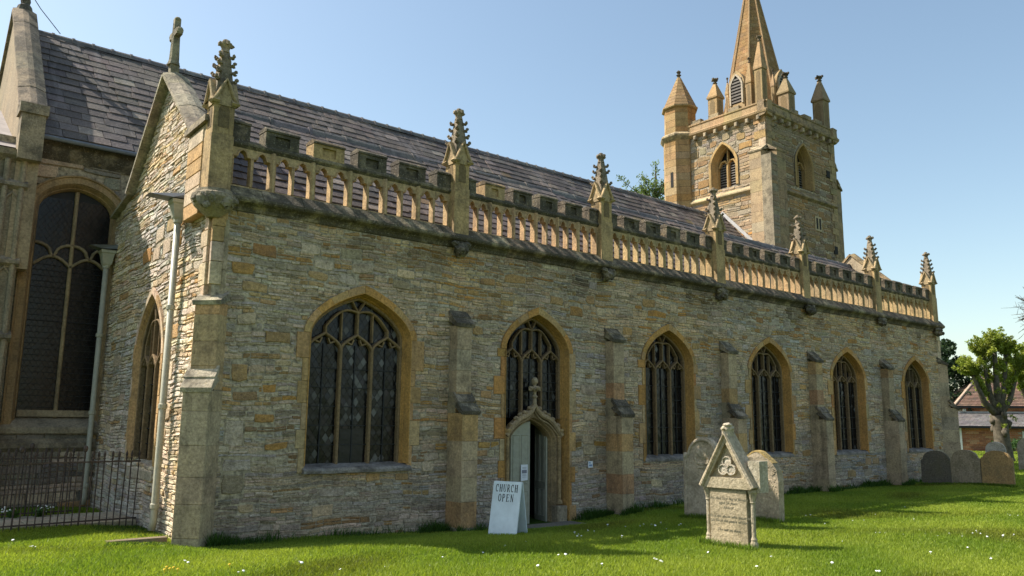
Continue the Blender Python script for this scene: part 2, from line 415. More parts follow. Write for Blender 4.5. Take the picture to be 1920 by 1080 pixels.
BUT_X = [9.13, 13.5, 17.83, 22.08, 26.5]; BUT_W = .37
RING = .12
def main_excl(va, vb):
    v = (va+vb)/2; out = []
    for i, (cx, h) in enumerate(WINS):
        lo = SILL-.12 if i != 1 else -.5
        if v < lo: continue
        if v < SPRING:
            l = r = 0
            for a, b, c, d in JAMBS[i]:
                if c < v < d:
                    if b <= cx: l = b-a
                    else: r = b-a
            out.append((cx-h-l, cx+h+r))
        elif va < APEX+RING:
            hw = max(arch_half(h+RING, SPRING, APEX-SPRING+RING, va), 0)
            if hw > 0: out.append((cx-hw, cx+hw))
    for b in BUT_X:
        if v < 4.1: out.append((b-BUT_W/2, b+BUT_W/2))
    return out
rb = random.Random(11); blocks = []
def free(a, b, c, d):
    for va in np.linspace(c, d-.02, 5):
        for (x0, x1) in main_excl(va, va+.02):
            if a < x1 and b > x0: return False
    return all(b < q[0] or a > q[1] or d < q[2] or c > q[3] for q in blocks)
HAND = [(4.88, 5.32, 4.66, 4.9, RUST), (4.55, 4.95, 4.3, 4.5, OCHRE), (4.75, 5.2, 4.02, 4.2, HONEY), (5.3, 5.62, 4.75, 4.95, HONEY), (5.75, 6.12, 4.82, 5.02, CREAM), (6.12, 6.5, 4.8, 5.05, HONEY), (6.5, 6.95, 4.85, 5.06, (.42, .36, .24)),
        (6.0, 6.4, 4.58, 4.8, CREAM), (6.75, 7.2, 4.6, 4.82, CREAM), (7.2, 7.65, 4.58, 4.84, (.42, .37, .27)), (5.9, 6.3, 4.38, 4.56, HONEY), (6.5, 6.9, 4.38, 4.58, GREYB), (7.7, 8.1, 4.62, 4.8, CREAM), (7.62, 8.0, 4.4, 4.58, (.36, .3, .2)),
        (4.66, 4.95, 2.55, 2.86, HONEY), (5.2, 5.45, 2.38, 2.52, OCHRE), (5.1, 5.45, 1.9, 2.05, OCHRE), (5.45, 5.72, 1.88, 2.02, OCHRE), (4.7, 5.15, 2.25, 2.42, BROWN), (5.3, 5.7, 1.45, 1.58, OCHRE), (7.2, 7.5, .85, 1.0, HONEY), (7.5, 7.8, .85, 1.0, BROWN),
        (7.8, 8.1, .85, 1.0, HONEY), (4.62, 4.95, 1.5, 1.95, GREYB), (4.62, 5.0, .75, 1.1, (.36, .31, .23)), (6.3, 6.8, .6, .78, BLUE), (6.8, 7.2, .55, .75, BLUE), (6.2, 6.6, .3, .5, GREYB),
        (14.6, 15.1, 4.72, 4.95, HONEY), (15.1, 15.65, 4.72, 4.95, HONEY), (15.65, 15.95, 4.7, 4.96, CREAM), (15.95, 16.6, 4.72, 4.92, HONEY), (14.8, 15.5, 4.52, 4.7, OCHRE), (19.35, 19.7, 4.78, 4.95, RUST), (19.7, 20.1, 4.76, 4.95, HONEY), (20.1, 20.5, 4.76, 4.94, CREAM),
        (23.3, 23.9, 4.72, 4.86, HONEY), (24.3, 24.9, 4.5, 4.66, OCHRE), (10.3, 10.9, 4.85, 5.05, HONEY), (10.9, 11.4, 4.82, 5.05, OCHRE), (11.6, 12.0, 4.5, 4.7, HONEY), (12.2, 12.6, 4.3, 4.55, OCHRE), (13.9, 14.25, 4.0, 4.2, HONEY), (21.0, 21.5, 4.3, 4.4, (.6, .57, .5))]
for q in HAND:
    if free(*q[:4]): blocks.append(q)
for _ in range(260):
    a = rb.uniform(4.6, 30.3); c = rb.uniform(.1, 5.0); w_ = rb.uniform(.24, .5); hh = rb.uniform(.13, .24)
    q = (a, a+w_, c, c+hh)
    if free(*q) and c+hh < 5.2: blocks.append(q+(vary(rb.choice([HONEY, GREYB, CREAM, GREYB, (.46, .32, .16), BLUE, (.42, .35, .24)])),))
    if len(blocks) > 120: break
def pal_main(v):
    k = v+random.uniform(-.35, .35)
    return PAL_LOW if k < .95 else (PAL_UP if k > 3.9 or 2.0 < k < 2.5 else PAL_MAIN)
rubble(aisle, FRONT, lambda v: (4.42, 30.72), -.3, 5.43, pal_main, (.042, .1), (.09, .3), main_excl, blocks)
mb = MB(FRONT, (.2, .175, .13)); mb.sheet([(4.25, -.6), (30.9, -.6), (30.9, 5.7), (4.25, 5.7)], .001, holes=HOLES)
mb.build('mortar_bed', 'mortar', aisle)

# quoins at the two ends of the wall
def quoin_stack(parent, x0, z0, z1, sgn, fr=FRONT, wl_=(.2, .42), hh=(.25, .42), mat='ashlar', name='quoin', pal=None, proud=.026):
    z = z0; k = 0
    while z < z1-.04:
        e = min(z+random.uniform(*hh), z1)
        if z1-e < .12: e = z1
        wd = wl_[1] if k % 2 else wl_[0]; k += 1
        b = MB(fr, pick(pal or [(3, HONEY), (2, CREAM), (2, GREYB)])); a0, a1 = (x0, x0+wd) if sgn > 0 else (x0-wd, x0)
        b.box(a0+.004, a1-.004, z+.004, e-.004, -.05, proud+random.uniform(-.004, .004), bev=.008); b.build(name, mat, parent); z = e
quoin_stack(aisle, 30.99, -.2, 5.42, -1, wl_=(.2, .3))
quoin_stack(aisle, 4.2, 4.1, 5.42, 1, wl_=(.2, .24))
# jambs and voussoirs
for i, (cx, h) in enumerate(WINS):
    for (a, b, c, d) in JAMBS[i]:
        q = MB(FRONT, pick([(1, OCHRE), (4, HONEY), (.3, RUST), (2, (.47, .36, .21))])); q.box(a+.004, b+.006 if b <= cx else b-.004, c+.003, d-.003, -.05, .024+random.uniform(-.004, .004), bev=.006)
        if a >= cx: q = MB(FRONT, q.c[0]).box(a-.006, b-.004, c+.003, d-.003, -.05, .024+random.uniform(-.004, .004), bev=.006)
        q.build('jamb_stone', 'ashlar', aisle)
    ins = arch(h-.006, SPRING, APEX-SPRING-.006, SILL, 10, cx)[1:-1]; out = arch(h+RING, SPRING, APEX-SPRING+RING+.03, SILL, 10, cx)[1:-1]
    for k in range(0, 20, 2):
        poly = [ins[k], ins[k+1], ins[k+2], out[k+2], out[k+1], out[k]]; mx = sum(p[0] for p in poly)/6; mz = sum(p[1] for p in poly)/6
        poly = [(mx+(x-mx)*.985, mz+(z-mz)*.985) for x, z in poly]
        MB(FRONT, pick([(4, OCHRE), (3, HONEY)])).poly(poly, -.04, .034).build('voussoir', 'ashlar', aisle)

# ------------------------------------------------------------------ windows with moulded reveals, tracery and leaded panes
def reveal_rings(cx, h, spring, rise, sill, prof, n=9):
    return [[(x, z, w) for x, z in arch(h-ins, spring, rise-ins*.85, sill, n, cx)] for w, ins in prof]
PROF = [(.036, -.004), (.036, .012), (.012, .018), (-.12, .05), (-.128, .05), (-.128, .06), (-.16, .066), (-.185, .076), (-.5, .078)]
def ogee(x0, x1, z0, z1, n=6):
    """a pointed light head from (x0,z0) up to the middle at z1 and down to (x1,z0)"""
    xm = (x0+x1)/2; half = []
    for i in range(n+1):
        t = i/n; half.append((x0+(xm-x0)*(1-math.cos(t*math.pi/2)**1.2), z0+(z1-z0)*(.72*math.sin(t*math.pi/2)+.28*t**3)))
    return half+[(x0+x1-x, z) for x, z in half[::-1][1:]]
def quarries(mb, fr, poly_half, x0, x1, z0, z1, w, dw=.1, dh=.15, pale=.05, tilt=.0035):
    """diamond panes of glass, each with its own slight tilt"""
    r = 0; z = z0
    while z < z1+dh:
        x = x0+(dw/2 if r % 2 else 0)
        while x < x1+dw:
            pts = [(x, z-dh/2*.94), (x+dw/2*.94, z), (x, z+dh/2*.94), (x-dw/2*.94, z)]
            q = []
            for a, b in pts:
                b = min(max(b, z0), z1); hw = poly_half(b); lo, hi = (hw if isinstance(hw, tuple) else (-hw, hw)); lo, hi = max(lo, x0), min(hi, x1)
                q.append((min(max(a, lo), hi), b, w+random.uniform(-tilt, tilt)))
            u_ = random.random()
            c = random.uniform(.003, .01); col = (c, c*.98, c*1.05)
            if u_ < pale: c = random.uniform(.04, .13); col = (c, c*.97, c*.93)
            elif u_ < pale*2.2: col = (c*2.2, c*1.5, c*1.6)
            ar = abs((q[2][0]-q[0][0])*(q[3][1]-q[1][1])-(q[2][1]-q[0][1])*(q[3][0]-q[1][0]))
            if ar > .0006: mb.add(q, [(0, 1, 2, 3)], col, fr)
            x += dw
        r += 1; z += dh/2
def tracery_window(fr, cx, h, spring, apex, sill, near=1, parent=church, prof=PROF, lights=3, foot=None, col=OCHRE, tw=.056):
    rise = apex-spring; win = empty('window'); win.parent = parent
    foot = sill if foot is None else foot
    MB(fr, vary(col, .06)).loft(reveal_rings(cx, h, spring, rise, foot, prof), closed=False).build('reveal', 'ashlar', win)
    hi = h-prof[-1][1]; ri = rise-prof[-1][1]*.85; wf, wb = prof[-2][0]+.01, prof[-2][0]-.14; wg = wb+.045
    iw = hi*2/lights; half = lambda z: arch_half(hi, spring, ri, z)
    mcol = vary((.24, .175, .1), .06)
    head0, head1 = spring-.25, spring+.04
    for k in range(1, lights):
        x = cx-hi+iw*k; MB(fr, mcol).bar([(x, sill-.02), (x, head0+.02)], tw, wb, wf, cham=.018).build('mullion', 'ashlar', win)
    t = MB(fr, mcol); t.bar(arch(hi-.02, spring, ri-.02, sill, 9, cx), .05, wb, wf-.005, cham=.012)
    cs = []
    for k in range(lights):
        a = cx-hi+iw*k; og = ogee(a, a+iw, head0, head1); t.bar(og, tw*.85, wb, wf-.004, cham=.016)
        xm = a+iw/2; cs.append(xm)
        for s_ in (-1, 1):                                 # cusps
            t.bar([(xm+s_*iw*.36, head0+(head1-head0)*.55), (xm+s_*iw*.16, head0+(head1-head0)*.38), (xm+s_*iw*.1, head0+(head1-head0)*.7)], .03, wb+.03, wf-.03)
        zt = spring+ri*(.62 if abs(xm-cx) < .1 else .22)
        zt = min(zt, arch(hi, spring, ri, sill, 9)[5][1] if False else zt)
        if half(zt) > abs(xm-cx): t.bar([(xm, head1-.02), (xm, zt)], tw*.7, wb, wf-.006, cham=.014)
    if lights == 3:
        zc, ze = spring+ri*.62, spring+ri*.22
        for s_ in (-1, 1):
            xa, xm, xb = cx, cx+s_*iw/2, cx+s_*iw; za = zc; zm = spring+ri*.74; pts = []
            for q in range(9):                             # top of each upper panel
                u_ = q/8; x = xa+(xb-xa)*u_; pts.append((x, (za*(1-u_)+ze*u_)+(.1 if q not in (0, 8) else 0)*math.sin(math.pi*u_)+.05*math.sin(math.pi*u_)))
            pts = [(x, min(z, spring+ri*.97)) for x, z in pts if abs(x-cx) < half(z)+.03]
            if len(pts) > 1: t.bar(pts, tw*.7, wb, wf-.007, cham=.014)
            zt2 = spring+ri*.93
            t.bar([(cx, zc), (cx+s_*half(zt2)*.9, zt2)], tw*.6, wb, wf-.008, cham=.012)
            t.bar([(xm, head0+.17), (xm, zc+.02)], .024, wb+.03, wf-.03)
    elif lights == 2:
        pass
    t.build('tracery', 'ashlar', win)
    # panes
    dw = iw/5.0 if near else iw/4; dh = dw*1.45
    for k in range(lights):
        a = cx-hi+iw*k; g = MB(fr, (.012, .012, .013)); xm = a+iw/2
        fn = lambda z, xm=xm: ((xm-(iw/2)*(1 if z < head0 else max(0, 1-(z-head0)/(head1-head0))), xm+(iw/2)*(1 if z < head0 else max(0, 1-(z-head0)/(head1-head0)))))
        quarries(g, fr, fn, a, a+iw, sill, head1, wg, dw, dh, .12 if near == 2 else .02)
        g.build('pane', 'glass', win)
    g = MB(fr, (.012, .012, .014)); quarries(g, fr, lambda z: (cx-half(z), cx+half(z)), cx-hi, cx+hi, head0, spring+ri, wg-.006, dw, dh, .05 if near == 2 else .015); g.build('pane', 'glass', win)
    l = MB(fr, (.012, .012, .012)); l.sheet(arch(hi-.01, spring, ri-.01, sill, 9, cx), wg-.014)
    nb = 6
    for k in range(lights):
        a = cx-hi+iw*k; xm = a+iw/2
        l.box(xm-.011, xm+.011, sill, head0+.1, wg+.004, wg+.022)
        for q in range(1, nb): z = sill+(head0-sill)*q/nb; l.box(a+.02, a+iw-.02, z-.008, z+.008, wg+.006, wg+.026)
    l.build('leading', 'came', win)
    return win, hi, wf, wb
def sill_stone(fr, cx, h, z, win, mat='weathered', proud=.1, hgt=.13):
    pts = [(proud, -hgt), (proud, -hgt+.05), (proud-.03, -hgt+.085), (-.05, -.02), (-.34, .03), (-.34, -hgt-.02)]
    rings = []
    for x in np.linspace(cx-h-.05, cx+h+.05, 9): rings.append([(x, z+b+random.uniform(-.006, .006), a+random.uniform(-.006, .008)) for a, b in pts])
    MB(fr, (.3, .285, .27)).loft(rings, cap=True).build('sill', mat, win)
for i, (cx, h) in enumerate(WINS):
    if i == 1: continue
    w_, hi, wf, wb = tracery_window(FRONT, cx, h, SPRING, APEX, SILL, 2 if i == 0 else 1)
    sill_stone(FRONT, cx, h-.02, SILL, w_, proud=.11 if i == 0 else .035)
    if i == 0:
        MB(FRONT, (.010, .012, .015)).box(cx-.24, cx+.24, SILL+.02, SILL+.62, wb+.05, wb+.056).build('vent_pane', 'glass', w_)
# window over the doorway
cx2, h2 = WINS[1]
w2, hi2, wf2, wb2 = tracery_window(FRONT, cx2, h2, SPRING, APEX, 2.02, 1, foot=-.35)

# ------------------------------------------------------------------ doorway under the second window
dr = empty('doorway'); dr.parent = church
DCOL = (.36, .27, .165)
dh_ = .56; dz0 = -.2; dspr, dapx = 1.52, 1.98
outer = [(cx2-h2+.13, -.35), (cx2-h2+.13, 1.78)]
hood = []
for q in range(13):
    t_ = q/12; x = -(h2-.12)*(1-t_); hood.append((cx2+x, 1.66+.4*math.sin(min(t_/.7, 1)*math.pi/2)+.23*max(0, (t_-.62)/.38)**1.7))
hood_full = hood+[(2*cx2-x, z) for x, z in hood[::-1][1:]]
plate = [(cx2-h2+.11, -.35)]+hood_full+[(cx2+h2-.11, -.35)]
MB(FRONT, DCOL).poly(plate, -.3, -.14, holes=[arch(dh_+.1, dspr, dapx-dspr+.08, -.34, 8, cx2, .3)]).build('door_surround', 'dressing', dr)
MB(FRONT, (.33, .25, .14)).loft(reveal_rings(cx2, dh_+.1, dspr, dapx-dspr+.08, -.34, [(-.13, 0), (-.13, .02), (-.2, .06), (-.2, .075), (-.27, .1), (-.4, .1)], 8), closed=False).build('door_reveal', 'dressing', dr)
mb = MB(FRONT, (.36, .285, .185)); mb.bar(hood_full, .11, -.16, -.03, cham=.03); mb.bar([(x, z-.1) for x, z in hood_full[1:-1]], .04, -.16, -.09, cham=.012); mb.build('hood_mould', 'ashlar', dr)
for k in (2, 4, 6, 8, 10, 14, 16, 18, 20, 22):
    x, z = hood_full[k]; MB(FRONT, (.33, .26, .17)).blob((x, z+.075, -.09), (.06, .05, .055), jit=.3).build('crocket', 'ashlar', dr)
fx, fz = cx2, 2.36
mb = MB(None, (.36, .3, .21)); mb.lathe((fx, .09, fz-.08), [(.05, 0), (.04, .16), (.065, .2), (.035, .24), (.035, .3), (.07, .33), (.09, .37), (.05, .41), (.03, .44), (.07, .5), (.075, .55), (.045, .6), (.0, .62)], 8)
for a_ in range(4): mb.blob((fx+.11*math.cos(a_*math.pi/2), .09+.11*math.sin(a_*math.pi/2), fz+.29), (.055, .055, .05), jit=.3)
mb.build('finial', 'ashlar', dr)
for s_ in (-1, 1):
    x = cx2+s_*(h2-.17); c_ = MB(None, (.4, .3, .16)); c_.lathe((x, .11, .22), [(.075, 0), (.07, .05), (.045, .09), (.045, 1.38), (.06, 1.4), (.045, 1.43), (.085, 1.5), (.1, 1.54), (.1, 1.58)], 10); c_.build('shaft', 'dressing', dr, smooth=False)
    MB(FRONT, (.36, .31, .22)).box(x-.14, x+.14, -.35, .18, -.28, .02, bev=.03).build('plinth', 'dressing', dr)
MB(FRONT, (.3, .28, .22)).box(cx2-.62, cx2+.62, -.4, -.17, -.9, -.02, bev=.01).build('door_step', 'dressing', dr)
# the left leaf shut, the right leaf swung inwards
def leaf(name, width, sgn, parent, loc, rz):
    lf = MB(None, (.25, .26, .22)); H = 1.62
    pts = [(0, 0), (width, 0), (width, H+.26*1.0) if sgn > 0 else (width, H+.0), (0, H) if sgn > 0 else (0, H+.26)]
    fr = Fr((0, 0, 0), (1, 0, 0), (0, 0, 1)); pts = [(0, -.16), (width, -.16), (width, 1.96 if sgn > 0 else 1.72), (width*.5, 1.9), (0, 1.72 if sgn > 0 else 1.96)]
    lf.poly(pts, -.02, .02, fr=fr); o = lf.build(name, 'door', parent, origin=None); o.location = loc; o.rotation_euler = (0, 0, rz)
    for (a, b, c, d) in ((.05, width/2-.02, -.06, .52), (width/2+.02, width-.05, -.06, .52), (.05, width/2-.02, .66, 1.68), (width/2+.02, width-.05, .66, 1.68)):
        p_ = MB(fr, (.22, .23, .195)); k = .025
        rings = [[(a, c, .022), (b, c, .022), (b, d, .022), (a, d, .022)], [(a+k*.4, c+k*.4, .034), (b-k*.4, c+k*.4, .034), (b-k*.4, d-k*.4, .034), (a+k*.4, d-k*.4, .034)], [(a+k, c+k, .024), (b-k, c+k, .024), (b-k, d-k, .024), (a+k, d-k, .024)]]
        p_.loft(rings); p_.add(rings[2], [(0, 1, 2, 3)]); p_.build('door_panel', 'door', o)
        p_ = MB(fr, (.22, .23, .195)); rings = [[(u_, v_, -w_) for u_, v_, w_ in r_] for r_ in rings]; p_.loft(rings); p_.add(rings[2], [(0, 1, 2, 3)]); p_.build('door_panel', 'door', o)
    return o
leaf('door_leaf', .54, 1, dr, (cx2-.555, .22, 0), R(2))
lo = leaf('door_leaf', .54, 1, dr, (cx2+.53, .3, 0), R(76))
mb = MB(None, (.02, .018, .016)); mb.box(cx2-.9, cx2+1.1, 1.9, 1.95, -.3, 2.2); mb.box(cx2+1.05, cx2+1.1, .5, 1.9, -.3, 2.2); mb.box(cx2-.9, cx2-.85, .5, 1.9, -.3, 2.2); mb.box(cx2-.9, cx2+1.1, .5, 1.95, 2.2, 2.25); mb.box(cx2-.9, cx2+1.1, .4, 1.95, -.36, -.2)  # near-black box added behind the doorway, darkness painted into its colour
mb.build('dark_doorway_box', 'dark', dr)

# ------------------------------------------------------------------ buttresses
def block_stack(mb, fr, u0, u1, v0, v1, w1, hh=(.3, .5), pal=None, gap=.004):
    v = v0
    while v < v1-.03:
        e = min(v+random.uniform(*hh), v1)
        if v1-e < .15: e = v1
        mb.box(u0+random.uniform(-.003, .003), u1+random.uniform(-.003, .003), v+gap/2, e-gap/2, -.06, w1+random.uniform(-.004, .004), pick(pal), fr, bev=.012); v = e
BPAL = [(3, (.44, .36, .245)), (2, HONEY), (2, (.4, .34, .25)), (1, (.43, .28, .16)), (.6, BROWN)]
def stacked(parent, fr, u0, u1, v0, v1, w1, hh=(.3, .5), pal=BPAL, name='block', mat='dressing'):
    v = v0; base = pal[0][1]
    while v < v1-.03:
        e = min(v+random.uniform(*hh), v1)
        if v1-e < .15: e = v1
        MB(fr).box(u0+random.uniform(-.002, .002), u1+random.uniform(-.002, .002), v+.001, e-.001, -.06, w1+random.uniform(-.003, .003), pick(pal) if random.random() < .4 else vary(base, .07, .02), bev=.008).build(name, mat, parent); v = e
def cap(parent, fr, u0, u1, vt, vb, w0, w1, over=.035, mat='mossy', col=(.33, .285, .22)):
    """a weathered cap: two overlapping sloped stones"""
    vm, wm = (vt+vb)/2, (w0+w1)/2; rs = []
    for (va, wa, vb_, wb_) in ((vt, w0-.02, vm, wm+.02), (vm+.02, wm-.03, vb, w1+over)):
        n = MB(fr, vary(col)); t = .07
        P = [(u0-over, va, wa), (u1+over, va, wa), (u1+over, vb_, wb_), (u0-over, vb_, wb_)]
        P2 = [(a, b-t, max(w0-.05, c-.02)) for a, b, c in P]; P2[0] = (u0-over, va-t, w0-.06); P2[1] = (u1+over, va-t, w0-.06)
        P = [(a+random.uniform(-.008, .008), b+random.uniform(-.008, .008), c) for a, b, c in P]
        n.add(P+P2, [(0, 1, 2, 3), (4, 7, 6, 5), (0, 4, 5, 1), (1, 5, 6, 2), (2, 6, 7, 3), (3, 7, 4, 0)]); n.build('cap_stone', mat, parent)
for i, bx in enumerate(BUT_X):
    bt = empty('buttress'); bt.parent = church; u0, u1 = bx-BUT_W/2, bx+BUT_W/2
    stacked(bt, FRONT, u0, u1, -.35, 2.1, .5); stacked(bt, FRONT, u0+.01, u1-.01, 2.12, 3.8, .26)
    MB(FRONT, (.33, .29, .2)).poly([(u0+.005, 2.0), (u1-.005, 2.0), (u1-.005, 2.5), (u0+.005, 2.5)], -.05, .24).build('core', 'dressing', bt)
    cap(bt, FRONT, u0, u1, 2.5, 2.14, .25, .5); cap(bt, FRONT, u0, u1, 4.14, 3.84, 0, .27)
    MB(FRONT, (.3, .27, .2)).box(u0-.03, u1+.03, -.4, -.02, 0, .56, bev=.05).build('plinth', 'dressing', bt)
# diagonal buttress on the corner
bt = empty('buttress'); bt.parent = church
DG = Fr((4.45, .2, 0), (1, -1, 0), (0, 0, 1)); hw = .22
stacked(bt, DG, -hw, hw, -.35, 2.38, .52, (.4, .6), [(3, (.42, .35, .24)), (2, (.38, .32, .225)), (1, (.33, .29, .22))])
stacked(bt, DG, -hw+.01, hw-.01, 2.4, 3.78, .36, (.35, .5), [(3, (.44, .34, .2)), (1, (.27, .2, .125)), (1, HONEY)])
MB(DG, (.33, .3, .22)).box(-hw+.02, hw-.02, 2.3, 2.75, -.05, .34).build('core', 'dressing', bt)
cap(bt, DG, -hw, hw, 2.78, 2.42, .34, .52, col=(.46, .41, .32), mat='weathered'); cap(bt, DG, -hw+.01, hw-.01, 4.0, 3.82, .12, .36, col=(.46, .41, .32), mat='weathered')
stacked(bt, DG, -.17, .17, 3.9, 5.2, .19, (.4, .6), [(1, (.48, .41, .3))])

# ------------------------------------------------------------------ cornice
X0, X1 = 4.1, 31.05
CP = [(0.0, 5.38), (.03, 5.4), (.05, 5.45), (.09, 5.49), (.18, 5.53), (.2, 5.56), (.2, 5.6), (.03, 5.8), (-.3, 5.82), (-.3, 5.38)]
u = X0-.05
while u < X1:
    e = min(u+random.uniform(.6, 1.1), X1+.02)
    if X1-e < .3: e = X1+.02
    d = random.uniform(-.008, .008); c_ = vary((.34, .285, .2), .15)
    MB(FRONT, c_).loft([[(x, b+d, a+d) for a, b in CP] for x in (u+.003, e-.003)], cap=True).build('cornice_stone', 'mossy', church); u = e

# ------------------------------------------------------------------ pierced parapet
par_w0, par_w1 = -.15, -.02
def foil(cx, hw, z0, z1):
    s = z1-.17
    return [(cx-hw, z0), (cx-hw, s), (cx-hw*.96, s+.045), (cx-hw*.55, s+.05), (cx-hw*.5, s+.09), (cx-hw*.36, s+.135), (cx, z1), (cx+hw*.36, s+.135), (cx+hw*.5, s+.09), (cx+hw*.55, s+.05), (cx+hw*.96, s+.045), (cx+hw, s), (cx+hw, z0)]
bays = [(PIN_X[k]+.2, PIN_X[k+1]-.2) for k in range(6)]
for bi, (a, b) in enumerate(bays):
    pb = empty('parapet_bay'); pb.parent = church; pitch = (b-a)/12.0; holes = []
    for k in range(12):
        c_ = a+pitch*(k+.5)+(.014 if k % 2 == 0 else -.014); holes.append(foil(c_, pitch*.4, 5.83, 6.45))
    pc = vary((.45, .345, .2), .06)
    MB(FRONT, pc).poly([(a-.02, 5.8), (b+.02, 5.8), (b+.02, 6.56), (a-.02, 6.56)], par_w0, par_w1, holes=holes).build('tracery_panel', 'dressing', pb)
    tm = MB(FRONT, vary(pc)); [tm.bar([((x_-(a+pitch*(q+.5)))*1.07+a+pitch*(q+.5), z_+.012*(z_ > 6)) for x_, z_ in hl], .022, par_w1-.005, par_w1+.022) for q, hl in enumerate(holes)]; tm.build('foil_moulding', 'dressing', pb)
    for k in range(1, 6):
        x = a+pitch*2*k; MB(FRONT, vary(pc)).loft([[(x-.05, z, par_w1-.005), (x-.018, z, par_w1+.055), (x+.018, z, par_w1+.055), (x+.05, z, par_w1-.005)] for z in (5.8, 6.5)], closed=False).build('mullion', 'dressing', pb)
    x = a
    MB(FRONT, vary((.27, .23, .16))).loft([[(xx, z, w) for w, z in ((par_w0-.15, 6.53), (par_w0-.15, 6.63), (par_w1-.03, 6.65), (par_w1+.045, 6.58), (par_w1+.045, 6.54), (par_w1-.0, 6.49))] for xx in (a-.02, b+.02)], cap=True).build('string_course', 'mossy', pb)
    P = (b-a)/5
    for k in range(6):                                       # battlements: half, four whole, half
        c_ = a+P*k; m0, m1 = max(a-.02, c_-P*.345), min(b+.02, c_+P*.345)
        if m1-m0 < .1: continue
        yel = (bi, k) in ((0, 2), (1, 1)); mt_ = 'dressing' if yel else 'mossy'; cc = vary((.42, .32, .17) if yel else (.25, .215, .155)); dz = random.uniform(-.022, .016)
        mo = MB(FRONT, cc)
        if m1-m0 > .4: mo.poly([(m0, 6.58), (m1, 6.58), (m1, 6.92+dz), (m0, 6.92+dz)], par_w0-.17, par_w1+.012, holes=[[(m0+.17, 6.66), (m1-.17, 6.66), (m1-.17, 6.83), (m0+.17, 6.83)]]); mo.box(m0+.16, m1-.16, 6.64, 6.85, par_w0-.14, par_w1-.035)
        else: mo.box(m0, m1, 6.58, 6.92+dz, par_w0-.17, par_w1+.012)
        mo.build('merlon', mt_, pb)
        MB(FRONT, cc).loft([[(xx, z, w) for w, z in ((par_w0-.19, 6.9+dz), (par_w0-.17, 6.96+dz), (par_w1-.05, 6.98+dz), (par_w1+.035, 6.92+dz), (par_w1+.035, 6.885+dz))] for xx in (m0-.008, m1+.008)], cap=True).build('coping', 'mossy', pb)

# ------------------------------------------------------------------ pinnacles
def make_pinnacle():
    pn = empty('pinnacle'); pn.parent = church; c = (.45, .335, .18); hs = .185
    MB(None, c).box(-hs, hs, -hs, hs, 5.6, 6.6).build('shaft', 'dressing', pn)
    up = MB(None, (.46, .34, .17)); up.box(-hs*.93, hs*.93, -hs*.93, hs*.93, 6.6, 7.3); up.build('upper_shaft', 'dressing', pn)
    for k in range(4):
        a_ = k*math.pi/2; fr = Fr((0, 0, 0), (math.cos(a_), math.sin(a_), 0), (0, 0, 1))
        pts = []
        for q in range(7):
            t_ = q/6; pts.append((-.235*(1-t_)**.8, 7.14+.42*(.35*t_+.65*t_**2.2)))
        full = pts+[(-x, z) for x, z in pts[::-1][1:]]
        g = MB(fr, (.43, .34, .2)); g.poly(full+[(.17, 7.1), (-.17, 7.1)], .1, .19); g.bar(full, .05, .1, .235, cham=.015); g.build('gablet', 'dressing', pn)
        MB(fr, (.2, .15, .08)).poly(arch(.09, 7.0, .16, 6.72, 5), .168, .177).build('niche_shade', 'dressing', pn)  # flat dark plate: shade of a recess painted as colour
    sp = MB(None, (.27, .235, .175)); sp.lathe((0, 0, 0), [(.235, 7.22), (.18, 7.55), (.105, 8.0), (.075, 8.14)], 4, ph=math.pi/4); sp.build('spirelet', 'weathered', pn)
    for k in range(4):
        a_ = k*math.pi/2+math.pi/4
        for z, r in ((7.56, .18), (7.71, .152), (7.86, .128), (8.0, .106)):
            cr = MB(None, (.26, .22, .16)); cr.blob((math.cos(a_)*(r+.025), math.sin(a_)*(r+.025), z), (.05, .05, .032), jit=.35, n=6, m_=4); cr.blob((math.cos(a_)*(r+.06), math.sin(a_)*(r+.06), z+.035), (.036, .036, .034), jit=.3, n=5, m_=3)
            cr.build('crocket', 'weathered', pn)
    fn = MB(None, (.33, .28, .2)); fn.lathe((0, 0, 8.1), [(.085, 0), (.07, .06), (.075, .09), (.105, .14), (.11, .17), (.06, .19), (.055, .23), (.0, .26)], 8)
    for k in range(4): a_ = k*math.pi/2; fn.blob((.1*math.cos(a_), .1*math.sin(a_), 8.25), (.045, .045, .04), jit=.3, n=6, m_=4)
    fn.build('finial', 'weathered', pn); return pn
pin = make_pinnacle(); pin.location = (PIN_X[0], .06, 0)
for k, x in enumerate(PIN_X[1:]):
    c_ = copy_tree(pin, church); [bpy.data.objects.remove(q) for q in list(c_.children) if q.name.startswith('crocket') and random.random() < .1]; c_.scale.z = random.uniform(.994, 1.006); c_.location = (x, .06, 0); c_.rotation_euler = (random.uniform(-.005, .005), random.uniform(-.005, .005), random.uniform(-.03, .03))
# carved heads under the pinnacles
for k, x in enumerate(PIN_X):
    g = MB(None, (.3, .27, .2))
    if k == 0:
        g.lathe((4.2, .02, 5.2), [(.1, 0), (.2, .08), (.31, .18), (.37, .3), (.36, .36), (.31, .39), (.3, .44)], 14, col=(.36, .31, .22))
        for (dx, dy, dz, r) in ((-.24, -.2, .23, .1), (-.3, -.06, .28, .08), (-.12, -.3, .28, .08), (-.27, -.24, .3, .05), (.1, -.31, .22, .1), (.25, -.22, .26, .08), (-.2, -.27, .14, .06)): g.blob((4.2+dx, .02+dy, 5.2+dz), (r, r, r), jit=.3)
        g.build('carved_corbel', 'weathered', church)
    else:
        g.blob((x-.02, -.14, 5.36), (.16, .16, .15), jit=.35); g.blob((x-.06, -.27, 5.3), (.1, .1, .08), jit=.35); g.blob((x+.1, -.18, 5.42), (.1, .08, .08), jit=.3); g.blob((x-.14, -.16, 5.44), (.08, .08, .06), jit=.3)
        g.build('carved_head', 'mossy', church)

